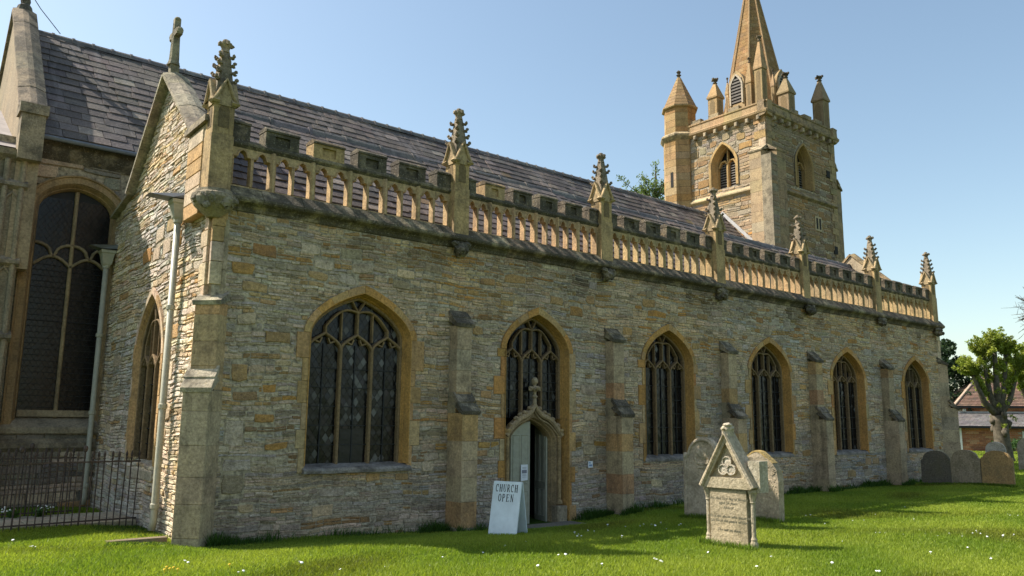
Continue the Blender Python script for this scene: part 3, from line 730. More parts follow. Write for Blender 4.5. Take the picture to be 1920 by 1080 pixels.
# ------------------------------------------------------------------ end gable of the aisle
XE = 4.2; EW = west_at(XE)
def gspan(v):                                  # u = -y
    if v < 5.9: return (-6.68, -.22)
    if v < 6.95: return (-6.68, -.3) if v < 6.75 else (-6.0, -.55)
    d = max(0, (8.72-v)/.93); return (-3.1-d, -3.1+d)
sw_c, sw_h, sw_spr, sw_apx, sw_sill = -3.1, .9, 3.1, 4.3, 1.2
def g_excl(va, vb):
    v = (va+vb)/2
    if v < sw_sill-.1: return []
    if v < sw_spr: return [(sw_c-sw_h-.1, sw_c+sw_h+.1)]
    hw = arch_half(sw_h+.13, sw_spr, sw_apx-sw_spr+.13, va); return [(sw_c-hw, sw_c+hw)] if hw > 0 else []
gb = [(-a-b, -a, c, c+d, vary(rb.choice([HONEY, CREAM, CREAM, OCHRE]))) for a, b, c, d in ((1.6, .5, 5.0, .3), (2.2, .55, 4.95, .3), (2.9, .5, 4.95, .28), (3.5, .6, 5.0, .3), (1.5, .45, 5.35, .28), (2.0, .6, 5.35, .28), (2.7, .6, 5.3, .3), (1.45, .4, 1.9, .35), (1.5, .5, 2.6, .32), (1.4, .3, 3.3, .28), (1.62, .35, 1.5, .3), (5.2, .6, 3.0, .25), (4.6, .45, 2.2, .25), (5.5, .5, 1.6, .25), (4.9, .5, 3.6, .22))]
rubble(gable, EW, gspan, -.3, 8.6, PAL_END, (.045, .1), (.1, .36), g_excl, gb, (.004, .026), .008)
mb = MB(EW, (.3, .27, .2)); mb.sheet([(-6.9, -.6), (-.12, -.6), (-.12, 6.75), (-.9, 6.85), (-3.1, 8.7), (-5.2, 6.7), (-6.9, 6.6)], -.006, holes=[arch(sw_h, sw_spr, sw_apx-sw_spr, sw_sill-.1, 9, sw_c, .5)]); mb.build('mortar_bed', 'mortar', gable)
quoin_stack(gable, -.12, -.2, 5.3, -1, EW, (.18, .34), (.22, .4), pal=[(3, CREAM), (2, HONEY)], name='corner_stone')
# coping stones of the gable
def coping_run(parent, x0, x1, pa, pb_, n, th=.14, mat='weathered', col=(.36, .33, .25)):
    pa, pb_ = Vector((pa[0], pa[1])), Vector((pb_[0], pb_[1])); d = (pb_-pa)/n; nn = Vector((-d.y, d.x)).normalized(); nn = nn if nn.y > 0 else -nn
    for k in range(n):
        a, b = pa+d*(k+.006), pa+d*(k+.994); c_ = MB(None, vary(col, .15)); j = random.uniform(-.01, .01); pts = []
        for q in (a, b):
            q1 = q+nn*(th+j); q2 = q+nn*(th*.5+j)
            pts.append([(x0, q.x, q.y), (x0, q2.x, q2.y), ((x0+x1)/2-.06, q1.x, q1.y), ((x0+x1)/2+.06, q1.x, q1.y), (x1, q2.x, q2.y), (x1, q.x, q.y)])
        c_.loft(pts, cap=True); c_.build('coping_stone', mat, parent)
coping_run(gable, 4.0, 4.5, (.95, 6.86), (3.1, 8.68), 5); coping_run(gable, 4.0, 4.5, (3.1, 8.68), (5.25, 6.7), 5); coping_run(gable, 4.05, 4.45, (5.25, 6.72), (6.7, 6.45), 3, .1)
MB(None, (.36, .3, .2)).box(4.05, 4.5, .1, 1.1, 5.8, 6.85).build('kneeler', 'ashlar', gable)
MB(None, (.38, .33, .24)).box(3.98, 4.5, .1, 1.2, 6.86, 6.97).build('kneeler_coping', 'weathered', gable)
for z in np.arange(5.3, 6.75, .25):
    MB(EW, pick([(2, CREAM), (2, HONEY), (1, GREYB)])).box(-1.08, -.3, z+.004, min(z+.246, 6.85), -.05, .17, bev=.01).build('corner_stone', 'ashlar', gable)
mb = MB(None, (.3, .28, .2)); mb.box(4.13, 4.29, 3.02, 3.18, 8.75, 9.0); mb.lathe((4.2, 3.1, 8.95), [(.13, 0), (.1, .1), (.085, .5), (.075, .9)], 8); mb.box(4.14, 4.26, 2.86, 3.34, 9.55, 9.68); mb.box(4.14, 4.26, 3.04, 3.16, 9.6, 9.95)
mb.blob((4.2, 2.86, 9.615), (.07, .06, .09), jit=.1); mb.blob((4.2, 3.34, 9.615), (.07, .06, .09), jit=.1); mb.blob((4.2, 3.1, 9.94), (.07, .09, .06), jit=.1)
mb.build('gable_cross', 'weathered', gable)
# its window
SWP = [(.034, -.004), (.034, .015), (-.02, .05), (-.02, .065), (-.055, .085), (-.06, .1), (-.5, .105)]
sww, _, _, _ = tracery_window(EW, sw_c, sw_h, sw_spr, sw_apx, sw_sill, 1, prof=SWP, lights=3, col=HONEY)
ins = arch(sw_h, sw_spr, sw_apx-sw_spr, sw_sill, 10, sw_c)[1:-1]; out = arch(sw_h+.1, sw_spr, sw_apx-sw_spr+.12, sw_sill, 10, sw_c)[1:-1]
for k in range(0, 20, 2): MB(EW, pick([(1, HONEY), (1, CREAM)])).poly([ins[k], ins[k+1], ins[k+2], out[k+2], out[k+1], out[k]], -.04, .04).build('voussoir', 'ashlar', gable)
for (a, b, c, d) in jamb_blocks(sw_c, sw_h, sw_sill-.1, sw_spr, 91, (.1, .12), (.09, .1)): MB(EW, pick([(1, HONEY), (1, CREAM)])).box(a, b, c+.003, d-.003, -.05, .035, bev=.006).build('jamb_stone', 'ashlar', gable)
MB(EW, (.45, .42, .34)).loft([[(x, z, w) for w, z in ((.03, .85), (.03, 1.0), (-.3, 1.28), (-.3, .85))] for x in (sw_c-sw_h, sw_c+sw_h)], cap=True).build('sill', 'ashlar', sww)

# ------------------------------------------------------------------ rainwater pipes
def drainpipe(x, y, zt, zb, hop_dx, hop_dy):
    d = empty('drainpipe'); d.parent = church
    p = MB(None, (.5, .48, .4)); p.tube([(x, y, zt), (x, y, zb+.15), (x-.02, y-.0, zb)], .058, 10); p.build('pipe', 'pipe', d, smooth=True)
    for z in (zt-.35, zt-1.9, zt-3.6, zb+.35):
        MB(None, (.5, .48, .4)).lathe((x, y, z), [(.06, 0), (.078, .01), (.078, .08), (.06, .09)], 10).build('collar', 'pipe', d)
    h = MB(None, (.5, .48, .4)); h.loft([[(x-a, y-a, z), (x+a, y-a, z), (x+a, y+a, z), (x-a, y+a, z)] for a, z in ((.06, zt-.3), (.09, zt-.25), (.13, zt-.02), (.15, zt), (.15, zt+.06))], cap=True); h.build('hopper', 'pipe', d)
    s = MB(None, (.16, .17, .19)); s.loft([[(x-.16, y-.18, zt+.07), (x+.2, y-.18, zt+.1), (x+.2, y+.18, zt+.1), (x-.16, y+.18, zt+.07)], [(x-.1+hop_dx, y-.14+hop_dy, zt+.11), (x+.2, y-.18, zt+.2), (x+.2, y+.18, zt+.2), (x-.1+hop_dx, y+.14+hop_dy, zt+.11)]], cap=True); s.build('spout', 'lead', d)
drainpipe(4.06, 1.45, 5.7, .1, -.42, .1); drainpipe(4.02, 6.5, 5.6, .1, -.3, -.1)

# ------------------------------------------------------------------ slate roofs
SLATES = []
def slate_roof(fr, u0, u1, v1, expo, lr, cols, v0=0, thick=.013, ucut=None):
    v = v0; r = 0
    while v < v1-.02:
        a, b = (u0, u1) if ucut is None else ucut(v)
        u = a-random.uniform(0, lr[1])
        while u < b:
            L = random.uniform(*lr); e = min(u+L, b); s0 = max(u, a)
            if e-s0 > .05:
                d = random.uniform(0, .006); dv = random.uniform(-.008, .008); SLATES.append((fr, s0+.006, e-.006, v+dv, min(v+expo*1.25, v1), thick*2.1+d, thick*.6, pick(cols)))
            u = e
        v += expo
def slate_geo(mb, s):
    fr, a, b, v0, v1, wl_, wt, col = s; t = .014; k = .016*math.sin(a*.83+v0*1.2)+.012*math.sin(a*2.1-v0*.7); wl_ += k; wt += k; v0 += .014*math.sin(a*.9)*math.sin(a*.37+v0); v0 -= .07 if random.random() < .006 else 0
    mb.add([(a, v0, wl_), (b, v0, wl_), (b, v1, wt), (a, v1, wt), (a, v0, wl_-t-.012), (b, v0, wl_-t-.012), (b, v1, wt-t), (a, v1, wt-t)], [(0, 1, 2, 3), (4, 7, 6, 5), (0, 4, 5, 1), (1, 5, 6, 2), (3, 2, 6, 7), (0, 3, 7, 4)], col, fr)
SL = [(3, (.12, .105, .098)), (3, (.15, .129, .12)), (2, (.092, .082, .077)), (1.4, (.18, .158, .143)), (.5, (.25, .225, .2)), (.07, (.2, .15, .08))]
SLW = [(3, (.17, .14, .11)), (3, (.2, .16, .12)), (2, (.14, .12, .1)), (.6, (.26, .18, .09))]
aisle_roof = empty('aisle_roof'); aisle_roof.parent = church; nave_roof = empty('nave_roof'); nave_roof.parent = church
pa = math.atan2(8.30-5.66, 3.1-.28); AR = Fr((0, .28, 5.66), (1, 0, 0), (0, math.cos(pa), math.sin(pa))); LA = math.hypot(8.30-5.66, 3.1-.28)
slate_roof(AR, 4.45, 30.6, LA, .27, (.3, .46), SL); nA = len(SLATES)
NE, NR = (6.3, 8.0), (10.0, 11.84); pn_ = math.atan2(NR[1]-NE[1], NR[0]-NE[0]); NRF = Fr((0, NE[0], NE[1]), (1, 0, 0), (0, math.cos(pn_), math.sin(pn_))); LN = math.hypot(NR[1]-NE[1], NR[0]-NE[0])
slate_roof(NRF, 2.42, 31.9, LN, .34, (.34, .56), SL); nN = len(SLATES)
mb = MB(None, (.06, .055, .055)); mb.add([AR.p(4.4, 0, -.01), AR.p(30.7, 0, -.01), AR.p(30.7, LA, -.01), AR.p(4.4, LA, -.01), (30.7, 6.4, 5.6), (4.4, 6.4, 5.6)], [(0, 1, 2, 3), (3, 2, 4, 5)]); mb.build('roof_boarding', 'slate', aisle_roof)
mb = MB(None, (.06, .055, .055)); mb.add([NRF.p(2.4, 0, -.01), NRF.p(31.9, 0, -.01), NRF.p(31.9, LN, -.01), NRF.p(2.4, LN, -.01), (31.9, 14, 7.9), (2.4, 14, 7.9)], [(0, 1, 2, 3), (3, 2, 4, 5)]); mb.build('roof_boarding', 'slate', nave_roof)
def ridge(parent, x0, x1, y, z, L, r=.12, name='ridge_tile', col=(.15, .145, .145)):
    x = x0
    while x < x1:
        e = min(x+L, x1); t = MB(None, vary(col, .2)); prof = [(-r*1.15, -.11), (-r*.7, .0), (-r*.25, .055), (r*.25, .055), (r*.7, .0), (r*1.15, -.11)]
        t.loft([[(xx, y+a*k, z+b*k+(.0 if k == 1 else .012)) for a, b in prof] for xx, k in ((x, 1), (e-.07, 1), (e-.07, 1.2), (e, 1.2))], closed=False); t.build(name, 'slate', parent); x = e
ridge(nave_roof, 2.5, 31.9, 10.0, 11.86, .48); ridge(aisle_roof, 4.5, 30.6, 3.1, 8.3, .9, .1)
for (y_, z_, a_) in ((NE[0]-.02, NE[1]-.05, .06),):
    g = MB(None, (.2, .19, .17)); g.tube([(2.5, y_, z_), (6.5, y_, z_)], .055, 8); g.build('gutter', 'lead', nave_roof)
# solid mass of the nave so that nothing shows through
mb = MB(None, (.2, .18, .14)); mb.box(5.4, 31.9, 6.75, 13.2, -.3, 7.9); mb.build('nave_core', 'mortar', church)
mb = MB(None, (.02, .02, .02)); mb.box(4.6, 30.8, .9, .95, 2.35, 5.6); mb.box(4.6, 10.2, .9, .95, -.3, 2.35); mb.box(12.5, 30.8, .9, .95, -.3, 2.35); mb.box(30.75, 30.85, -.0, 6.5, -.3, 6.6); mb.build('inner_wall', 'dark', church)
MB(None, (.2, .18, .14)).add([(30.9, 0, -.3), (30.9, 6.6, -.3), (30.9, 6.6, 6.4), (30.9, 3.1, 8.3), (30.9, .2, 5.7), (30.9, 0, 5.6)], [(0, 1, 2, 3, 4, 5)]).build('end_wall', 'mortar', church)
# far gable of the aisle, seen over the parapet
mb = MB(None, (.42, .36, .26)); mb.poly([(-6.2, 5.6), (0, 5.6), (-.6, 6.4), (-3.1, 8.72), (-5.6, 6.4)], -.3, 0, fr=west_at(30.75)); mb.build('far_gable', 'ashlar', church)
coping_run(church, 30.7, 31.1, (.6, 6.45), (3.1, 8.75), 5, col=(.38, .3, .18)); coping_run(church, 30.7, 31.1, (3.1, 8.75), (5.6, 6.45), 5, col=(.38, .3, .18))
quoin_stack(church, 31.02, -.2, 5.2, 1, Fr((31.0, 0, 0), (0, 1, 0), (0, 0, 1)), (.01, .02)) if False else None
bt = empty('buttress'); bt.parent = church; DG2 = Fr((30.75, .2, 0), (1, 1, 0), (0, 0, 1))
stacked(bt, DG2, -.25, .25, -.3, 2.6, .65); stacked(bt, DG2, -.22, .22, 2.6, 4.2, .42); cap(bt, DG2, -.25, .25, 2.9, 2.6, .4, .65); cap(bt, DG2, -.22, .22, 4.5, 4.2, 0, .42)

# ------------------------------------------------------------------ chancel, far left
CH = front_at(6.7); cw_c, cw_h, cw_spr, cw_apx, cw_sill = 3.38, .83, 6.5, 7.12, 1.98
def c_excl(va, vb):
    v = (va+vb)/2
    if v < cw_sill-.45: return []
    if v < cw_spr: return [(cw_c-cw_h-.2, cw_c+cw_h+.2)]
    hw = arch_half(cw_h+.2, cw_spr, cw_apx-cw_spr+.2, va); return [(cw_c-hw, cw_c+hw)] if hw > 0 else []
rubble(chancel, CH, lambda v: (2.2, 4.2), -.2, 7.9, [(3, (.3, .28, .23)), (2, GREYB), (1, HONEY), (1, (.2, .19, .16))], (.1, .22), (.3, .7), c_excl)
mb = MB(CH, (.2, .18, .14)); mb.sheet([(1.5, -.4), (4.6, -.4), (4.6, 7.95), (1.5, 7.95)], -.03, holes=[arch(cw_h, cw_spr, cw_apx-cw_spr, cw_sill-.2, 9, cw_c, .1)]); mb.build('mortar_bed', 'mortar', chancel)
CWP = [(.06, -.2), (.06, -.17), (.02, -.15), (.02, -.02), (-.04, .0), (-.16, .05), (-.16, .07), (-.26, .1), (-.5, .1)]
win = empty('window'); win.parent = church
MB(CH, (.34, .25, .14)).loft([[(x, z, w) for x, z in arch(cw_h-i_, cw_spr, cw_apx-cw_spr-i_, cw_sill-.2, 9, cw_c, .1)] for w, i_ in CWP], closed=False).build('reveal', 'dressing', win)
ci = cw_h-.1; cr_ = cw_apx-cw_spr-.1; T = MB(CH, (.36, .29, .18)); T.bar([(cw_c, cw_sill-.05), (cw_c, cw_apx-.12)], .075, -.34, -.2, cham=.02); T.build('mullion', 'dressing', win)
zt = 5.55
for s_ in (-1, 1):
    T = MB(CH, (.3, .25, .165))
    T.bar([(cw_c+s_*q*ci/8, zt-.18-.24*abs(math.sin(math.pi*q/8))*0+(.22*math.sin(math.pi*q/8)-.12)) for q in range(9)], .06, -.34, -.2, cham=.015)
    T.bar([(cw_c+s_*(ci/2+ci/2*.0+.31*math.cos(math.pi*q/8))-s_*ci/2*1.0, zt+.0+.2*math.sin(math.pi*q/8)) for q in range(5)], .06, -.34, -.2, cham=.015)
    T.bar([(cw_c+s_*(ci-.31*math.cos(math.pi*q/8)), zt+.2*math.sin(math.pi*q/8)) for q in range(5)], .06, -.34, -.2, cham=.015)
    T.bar([(cw_c+s_*.31, zt), (cw_c+s_*ci*.5, zt-.1), (cw_c+s_*(ci-.31), zt)], .06, -.34, -.2, cham=.015)
    T.build('tracery', 'dressing', win)
MB(CH, (.34, .29, .2)).bar([(cw_c-ci, 2.02), (cw_c+ci, 2.02)], .14, -.34, -.18).build('sill_rail', 'dressing', win)
for a, b, c, d in ((cw_c-ci, cw_c, cw_sill, zt-.1), (cw_c, cw_c+ci, cw_sill, zt-.1), (cw_c-ci, cw_c, zt-.1, cw_spr+.3), (cw_c, cw_c+ci, zt-.1, cw_spr+.3)):
    g = MB(CH, (.01, .012, .014)); quarries(g, CH, lambda z: (a, b), a, b, c, d, -.3, .11, .16, .0, .0004); g.build('pane', 'glass', win)
g = MB(CH, (.03, .035, .04)); g.sheet(arch(ci, cw_spr, cw_apx-cw_spr-.1, cw_sill, 9, cw_c, .1), -.32)
for z in np.arange(2.15, 5.3, .125): g.box(cw_c-ci, cw_c+ci, z-.006, z+.006, -.29, -.275)
g.box(cw_c-ci, cw_c+ci, 4.02, 4.04, -.285, -.25); g.build('guard_wires', 'came', win)
MB(CH, (.33, .3, .23)).loft([[(x, z, w) for w, z in ((.1, 1.6), (.12, 1.68), (.12, 1.73), (-.1, 1.85), (-.3, 1.95), (-.3, 1.6))] for x in (cw_c-cw_h-.25, cw_c+cw_h+.2)], cap=True).build('sill', 'dressing', win)
MB(CH, (.3, .27, .2)).loft([[(x, z, w) for w, z in ((.0, 1.2), (.1, 1.3), (.1, 1.4), (.0, 1.5))] for x in (2.2, 4.3)], cap=True).build('string_course', 'weathered', chancel)
MB(CH, (.27, .24, .18)).loft([[(x, z, w) for w, z in ((.0, 7.55), (.12, 7.7), (.18, 7.8), (.2, 7.95), (.0, 7.97))] for x in (2.3, 5.0)], cap=True).build('eaves_course', 'mossy', chancel)
# gable parapet that ends the chancel roof
gp = empty('chancel_gable'); gp.parent = church
mb = MB(None, (.32, .27, .19)); mb.poly([(-6.25, 5.0), (-6.25, 8.35), (-10.0, 12.2), (-13.75, 8.35), (-13.75, 5.0)], -.42, 0, fr=west_at(2.05)); mb.build('gable_face', 'ashlar', gp)
coping_run(gp, 1.98, 2.52, (6.2, 8.4), (10.0, 12.25), 6, .16, col=(.29, .245, .175)); coping_run(gp, 1.98, 2.52, (10.0, 12.25), (13.8, 8.4), 6, .16, col=(.3, .27, .2))
mb = MB(None, (.3, .26, .19)); mb.box(1.98, 2.52, 5.95, 6.45, 8.3, 8.52); mb.box(2.03, 2.48, 6.0, 6.45, 7.3, 8.3); mb.build('kneeler', 'weathered', gp)
mb = MB(None, (.2, .19, .16)); mb.lathe((2.25, 10.0, 12.3), [(.2, 0), (.16, .15), (.1, .2), (.12, .3), (.08, .5), (.07, 1.2)], 8); mb.box(2.2, 2.3, 9.7, 10.3, 13.3, 13.45); mb.build('gable_cross', 'mossy', gp)
mb = MB(None, (.2, .2, .2)); mb.tube([(2.3, 9.98, 12.9), (2.6, 9.98, 12.5), (3.1, 9.95, 11.95)], .012, 5); mb.build('lightning_conductor', 'lead', gp)
# panelled bay at the very edge
bay = empty('panelled_bay'); bay.parent = church; BF = front_at(6.28)
mb = MB(BF, (.26, .23, .17)); mb.box(-4, 2.28, -.4, 7.55, -3, 0); mb.build('wall_face', 'dressing', bay)
for x in (1.2, 1.55, 1.9, 2.2):
    MB(BF, (.29, .255, .19)).bar([(x, 1.5), (x, 7.3)], .1, -.02, .09, cham=.03).build('pilaster', 'dressing', bay)
for x0, x1 in ((1.2, 1.55), (1.55, 1.9), (1.9, 2.2)):
    for z0, z1 in ((2.0, 3.4), (3.7, 5.0), (5.2, 6.6)): MB(BF, (.26, .23, .175)).bar([(x0+.03, z0)]+ogee(x0+.03, x1-.03, z1-.2, z1)+[(x1-.03, z0)], .045, -.02, .05, cham=.015).build('panel_moulding', 'dressing', bay)
for z in (1.45, 3.55, 5.1, 6.75):
    MB(BF, (.29, .26, .2)).loft([[(x, z+b, a) for a, b in ((0, -.1), (.12, -.02), (.12, .05), (0, .14))] for x in (-1, 2.31)], cap=True).build('string_course', 'weathered', bay)
MB(BF, (.29, .255, .19)).loft([[(x, b, a) for a, b in ((0, 7.25), (.14, 7.38), (.16, 7.5), (-.2, 7.6), (-.2, 7.25))] for x in (-4, 2.33)], cap=True).build('cornice', 'weathered', bay)
mb = MB(None, (.3, .26, .24)); mb.add([(-4, 6.3, 7.58), (2.1, 6.3, 7.58), (2.1, 10.5, 9.7), (-4, 10.5, 9.7)], [(0, 1, 2, 3)]); mb.build('lead_roof', 'leadroof', bay)

# ------------------------------------------------------------------ tower, shade of its front face painted into the tints
TX0, TX1, TY0, TY1 = 31.9, 38.0, 7.47, 12.6
TW, TS = west_at(TX0), front_at(TY0)
bw_c, bw_h, bw_spr, bw_apx, bw_sill = -9.92, .72, 14.6, 15.62, 13.45
sw2_c = 35.02
def t_ex(c):
    def ex(va, vb):
        v = (va+vb)/2
        if v < bw_sill-.1: return []
        if v < bw_spr: return [(c-bw_h-.14, c+bw_h+.14)]
        hw = arch_half(bw_h+.16, bw_spr, bw_apx-bw_spr+.16, va); return [(c-hw, c+hw)] if hw > 0 else []
    return ex
def rb_blocks(a, b, c, d, n, cols, ex):
    out = []
    for _ in range(n*6):
        x = rb.uniform(a, b-.9); z = rb.uniform(c, d-.5); w_ = rb.uniform(.4, .9); h_ = rb.uniform(.28, .42)
        if any(x < q[1] and x+w_ > q[0] for q in ex(z, z+h_)+ex(z+h_-.02, z+h_)): continue
        if all(x+w_ < q[0] or x > q[1] or z+h_ < q[2] or z > q[3] for q in out): out.append((x, x+w_, z, z+h_, vary(rb.choice(cols))))
        if len(out) >= n: break
    return out
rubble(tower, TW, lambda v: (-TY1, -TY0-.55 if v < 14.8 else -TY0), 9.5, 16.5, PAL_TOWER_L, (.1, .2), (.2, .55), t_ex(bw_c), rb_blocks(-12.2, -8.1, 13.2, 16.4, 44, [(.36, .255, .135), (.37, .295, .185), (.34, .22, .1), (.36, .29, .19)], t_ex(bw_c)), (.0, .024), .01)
rubble(tower, TS, lambda v: (TX0+.6 if v < 14.8 else TX0, TX1), 9.3, 16.5, PAL_TOWER_SHADE, (.1, .2), (.2, .55), t_ex(sw2_c), rb_blocks(32.6, 37.8, 9.6, 16.4, 26, [(.31, .21, .105), (.28, .2, .12), (.26, .175, .09), (.24, .205, .155)], t_ex(sw2_c)), (.0, .024), .01)
tcore = MB(None, (.26, .23, .17)); tcore.box(TX0+.6, TX1-.04, TY0+.6, TY1, 7, 16.6); tcore.build('core', 'mortar', tower)
mb = MB(TW, (.36, .31, .22)); mb.sheet([(-TY1, 7), (-TY0, 7), (-TY0, 16.6), (-TY1, 16.6)], -.006, holes=[arch(bw_h, bw_spr, bw_apx-bw_spr, bw_sill-.1, 9, bw_c, .4)]); mb.build('mortar_bed', 'mortar', tower)
mb = MB(TS, (.2, .18, .13)); mb.sheet([(TX0, 7), (TX1, 7), (TX1, 16.6), (TX0, 16.6)], -.006, holes=[arch(bw_h, bw_spr, bw_apx-bw_spr, bw_sill-.1, 9, sw2_c, .4)]); mb.build('mortar_bed', 'mortar', tower)
quoin_stack(tower, -TY0, 14.9, 16.45, -1, TW, (.4, .65), (.3, .45), 'tower_stone', 'quoin', [(2, HONEY), (2, CREAM)], .05)
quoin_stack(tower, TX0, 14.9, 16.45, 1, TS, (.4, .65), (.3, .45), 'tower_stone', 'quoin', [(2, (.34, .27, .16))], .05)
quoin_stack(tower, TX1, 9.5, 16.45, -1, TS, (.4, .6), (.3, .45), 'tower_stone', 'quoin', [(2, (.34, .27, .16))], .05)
for fr, c, dark in ((TW, bw_c, 0), (TS, sw2_c, 1)):
    bw = empty('bell_window'); bw.parent = church; k = .72 if dark else 1; oc = tuple(v*k for v in (.45, .32, .15))  # window on the shaded face has its shade mixed into the stone colour
    pr = [(.06, -.14), (.06, 0), (.0, .04), (-.25, .14), (-.25, .18), (-.45, .2)]
    MB(fr, oc).loft([[(x, z, w) for x, z in arch(bw_h-i_, bw_spr, bw_apx-bw_spr-i_*.8, bw_sill-.05, 9, c, .4)] for w, i_ in pr], closed=False).build('reveal', 'ashlar', bw)
    hi = bw_h-.2; t = MB(fr, oc); t.bar([(c, bw_sill), (c, bw_spr+.1)], .15, -.5, -.3, cham=.04); t.bar([(c-hi, bw_spr-.05), (c-hi*.7, bw_spr+.22), (c-hi*.3, bw_spr+.24), (c, bw_spr+.02), (c+hi*.3, bw_spr+.24), (c+hi*.7, bw_spr+.22), (c+hi, bw_spr-.05)], .1, -.5, -.3, cham=.03)
    t.bar([(c, bw_spr+.1), (c, bw_apx-.2)], .06, -.5, -.34); t.build('tracery', 'ashlar', bw)
    for s_ in (-1, 1):
        for q in range(10):
            z = bw_sill+.06+q*.13; x0, x1 = (c+.08, c+hi) if s_ > 0 else (c-hi, c-.08)
            MB(fr, vary((.2, .18, .15))).add([(x0, z, -.4), (x1, z, -.4), (x1, z+.12, -.54), (x0, z+.12, -.54), (x0, z-.02, -.4), (x1, z-.02, -.4), (x1, z+.1, -.54), (x0, z+.1, -.54)], [(0, 1, 2, 3), (4, 7, 6, 5), (0, 4, 5, 1)]).build('louvre', 'louvre', bw)
    MB(fr, (.01, .01, .01)).box(c-bw_h, c+bw_h, bw_sill-.3, bw_apx, -.59, -.57).build('dark_backing', 'dark', bw)
    MB(fr, oc).loft([[(c-bw_h-.15, z, w), (c+bw_h+.15, z, w)] for w, z in ((.1, bw_sill-.5), (.0, bw_sill-.3), (-.45, bw_sill+.05))], closed=False).build('sill', 'ashlar', bw)
def strip(parent, fr, u0, u1, prof, name, mat, col, L=1.0):
    u_ = u0
    while u_ < u1-.01:
        e = min(u_+random.uniform(.7, 1.3)*L, u1)
        if u1-e < .3: e = u1
        MB(fr, vary(col)).loft([[(x, b, a) for a, b in prof] for x in (u_+.004, e-.004)], cap=True).build(name, mat, parent); u_ = e
LOWP = [(-.05, 12.78), (.06, 12.86), (.14, 12.92), (.14, 12.98), (.0, 13.14), (-.05, 13.14)]
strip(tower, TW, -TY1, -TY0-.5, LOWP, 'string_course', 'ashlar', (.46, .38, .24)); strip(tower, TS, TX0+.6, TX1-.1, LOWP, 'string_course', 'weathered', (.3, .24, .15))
TOPP = [(-.3, 16.35), (.05, 16.4), (.22, 16.52), (.24, 16.62), (.08, 16.72), (.06, 17.02), (.1, 17.05), (.1, 17.12), (-.3, 17.15)]
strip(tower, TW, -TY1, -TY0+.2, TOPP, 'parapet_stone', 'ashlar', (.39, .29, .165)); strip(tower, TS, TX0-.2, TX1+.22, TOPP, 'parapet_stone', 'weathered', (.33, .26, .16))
strip(tower, Fr((TX1, 0, 0), (0, 1, 0), (0, 0, 1)), TY0-.2, TY1+.2, TOPP, 'parapet_stone', 'weathered', (.33, .26, .16), 2)
for fr, us in ((TW, (-9.2, -10.4, -11.5)), (TS, (34.4, 35.6, 36.6))):
    for u_ in us: MB(fr, (.36, .3, .2)).box(u_-.32, u_+.32, 17.12, 17.32, -.2, .06, bev=.02).build('merlon', 'weathered', tower)
for fr, us in ((TW, np.arange(-12.1, -7.6, .62)), (TS, np.arange(32.4, 37.9, .62))):
    for u_ in us:
        g = MB(fr, (.45, .38, .27)); g.box(u_-.09, u_+.09, 16.22, 16.44, -.05, .22, bev=.03); g.build('corbel', 'weathered', tower)
# angle buttresses
bt = empty('buttress'); bt.parent = church
TP = [(2, (.42, .33, .21)), (2, (.4, .33, .22)), (1, (.43, .36, .25))]; TP_SHADE = [(2, (.3, .235, .15)), (2, (.28, .235, .17))]  # second palette is the same stone with shade painted in
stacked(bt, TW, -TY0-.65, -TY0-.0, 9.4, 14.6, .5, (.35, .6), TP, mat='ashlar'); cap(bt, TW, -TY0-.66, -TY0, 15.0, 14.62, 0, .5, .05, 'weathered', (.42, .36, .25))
stacked(bt, TS, TX0+.02, TX0+.75, 9.4, 14.6, .5, (.35, .6), TP_SHADE); cap(bt, TS, TX0, TX0+.75, 15.0, 14.62, 0, .5, .05, 'weathered', (.33, .28, .19))
MB(TW, (.3, .27, .2)).box(-TY0-.01, -TY0+.51, 9.4, 14.3, -.01, .5).build('angle_core', 'tower_stone', bt)
rubble(tower, Fr((TX0-.5, TY0-.5, 0), (1, 0, 0), (0, 0, 1)), lambda v: (0, .5), 9.5, 14.3, PAL_TOWER_SHADE, (.15, .25), (.25, .5), None, (), (.0, .03), .015)
bt = empty('buttress'); bt.parent = church
EX = Fr((TX1, 0, 0), (0, 1, 0), (0, 0, 1))
stacked(bt, EX, TY0+.02, TY0+.7, 9.2, 14.0, .55, (.4, .6), TP_SHADE); stacked(bt, EX, TY0+.02, TY0+.66, 14.0, 15.0, .2, (.4, .6), TP_SHADE); cap(bt, EX, TY0, TY0+.7, 14.5, 14.0, .18, .55, .05, 'weathered', (.33, .28, .19)); cap(bt, EX, TY0, TY0+.68, 15.4, 15.0, 0, .2, .05, 'weathered', (.33, .28, .19))
strip(tower, TS, TX0-.55, TX1+.6, [(0, 9.0), (.75, 9.3), (.75, 9.42), (0, 9.75)], 'base_course', 'weathered', (.33, .29, .2)); strip(tower, TW, -TY0-.8, -TY0+.6, [(0, 9.0), (.62, 9.3), (.62, 9.42), (0, 9.75)], 'base_course', 'weathered', (.42, .36, .26))
MB(TS, (.24, .22, .17)).box(TX0-.3, TX1+.3, 7, 9.1, -1, .55).build('lower_stage', 'tower_stone', tower)
for q in ((35.85, 36.0, 11.5, 12.05), (36.12, 36.27, 11.5, 12.05)): MB(TS, (.01, .01, .01)).box(*q, -.02, .06).build('slit', 'dark', tower)
MB(TS, (.42, .36, .25)).poly([(35.75, 11.4), (36.37, 11.4), (36.37, 12.15), (35.75, 12.15)], -.02, .055, holes=[[(35.85, 11.5), (36.0, 11.5), (36.0, 12.05), (35.85, 12.05)], [(36.12, 11.5), (36.27, 11.5), (36.27, 12.05), (36.12, 12.05)]]).build('slit_frame', 'ashlar', tower)
for q in ((37.45, 37.75, 10.45, 10.85), (37.1, 37.4, 14.4, 14.75)): MB(TS, (.01, .01, .01)).box(*q, -.02, .062).build('putlog_hole', 'dark', tower)
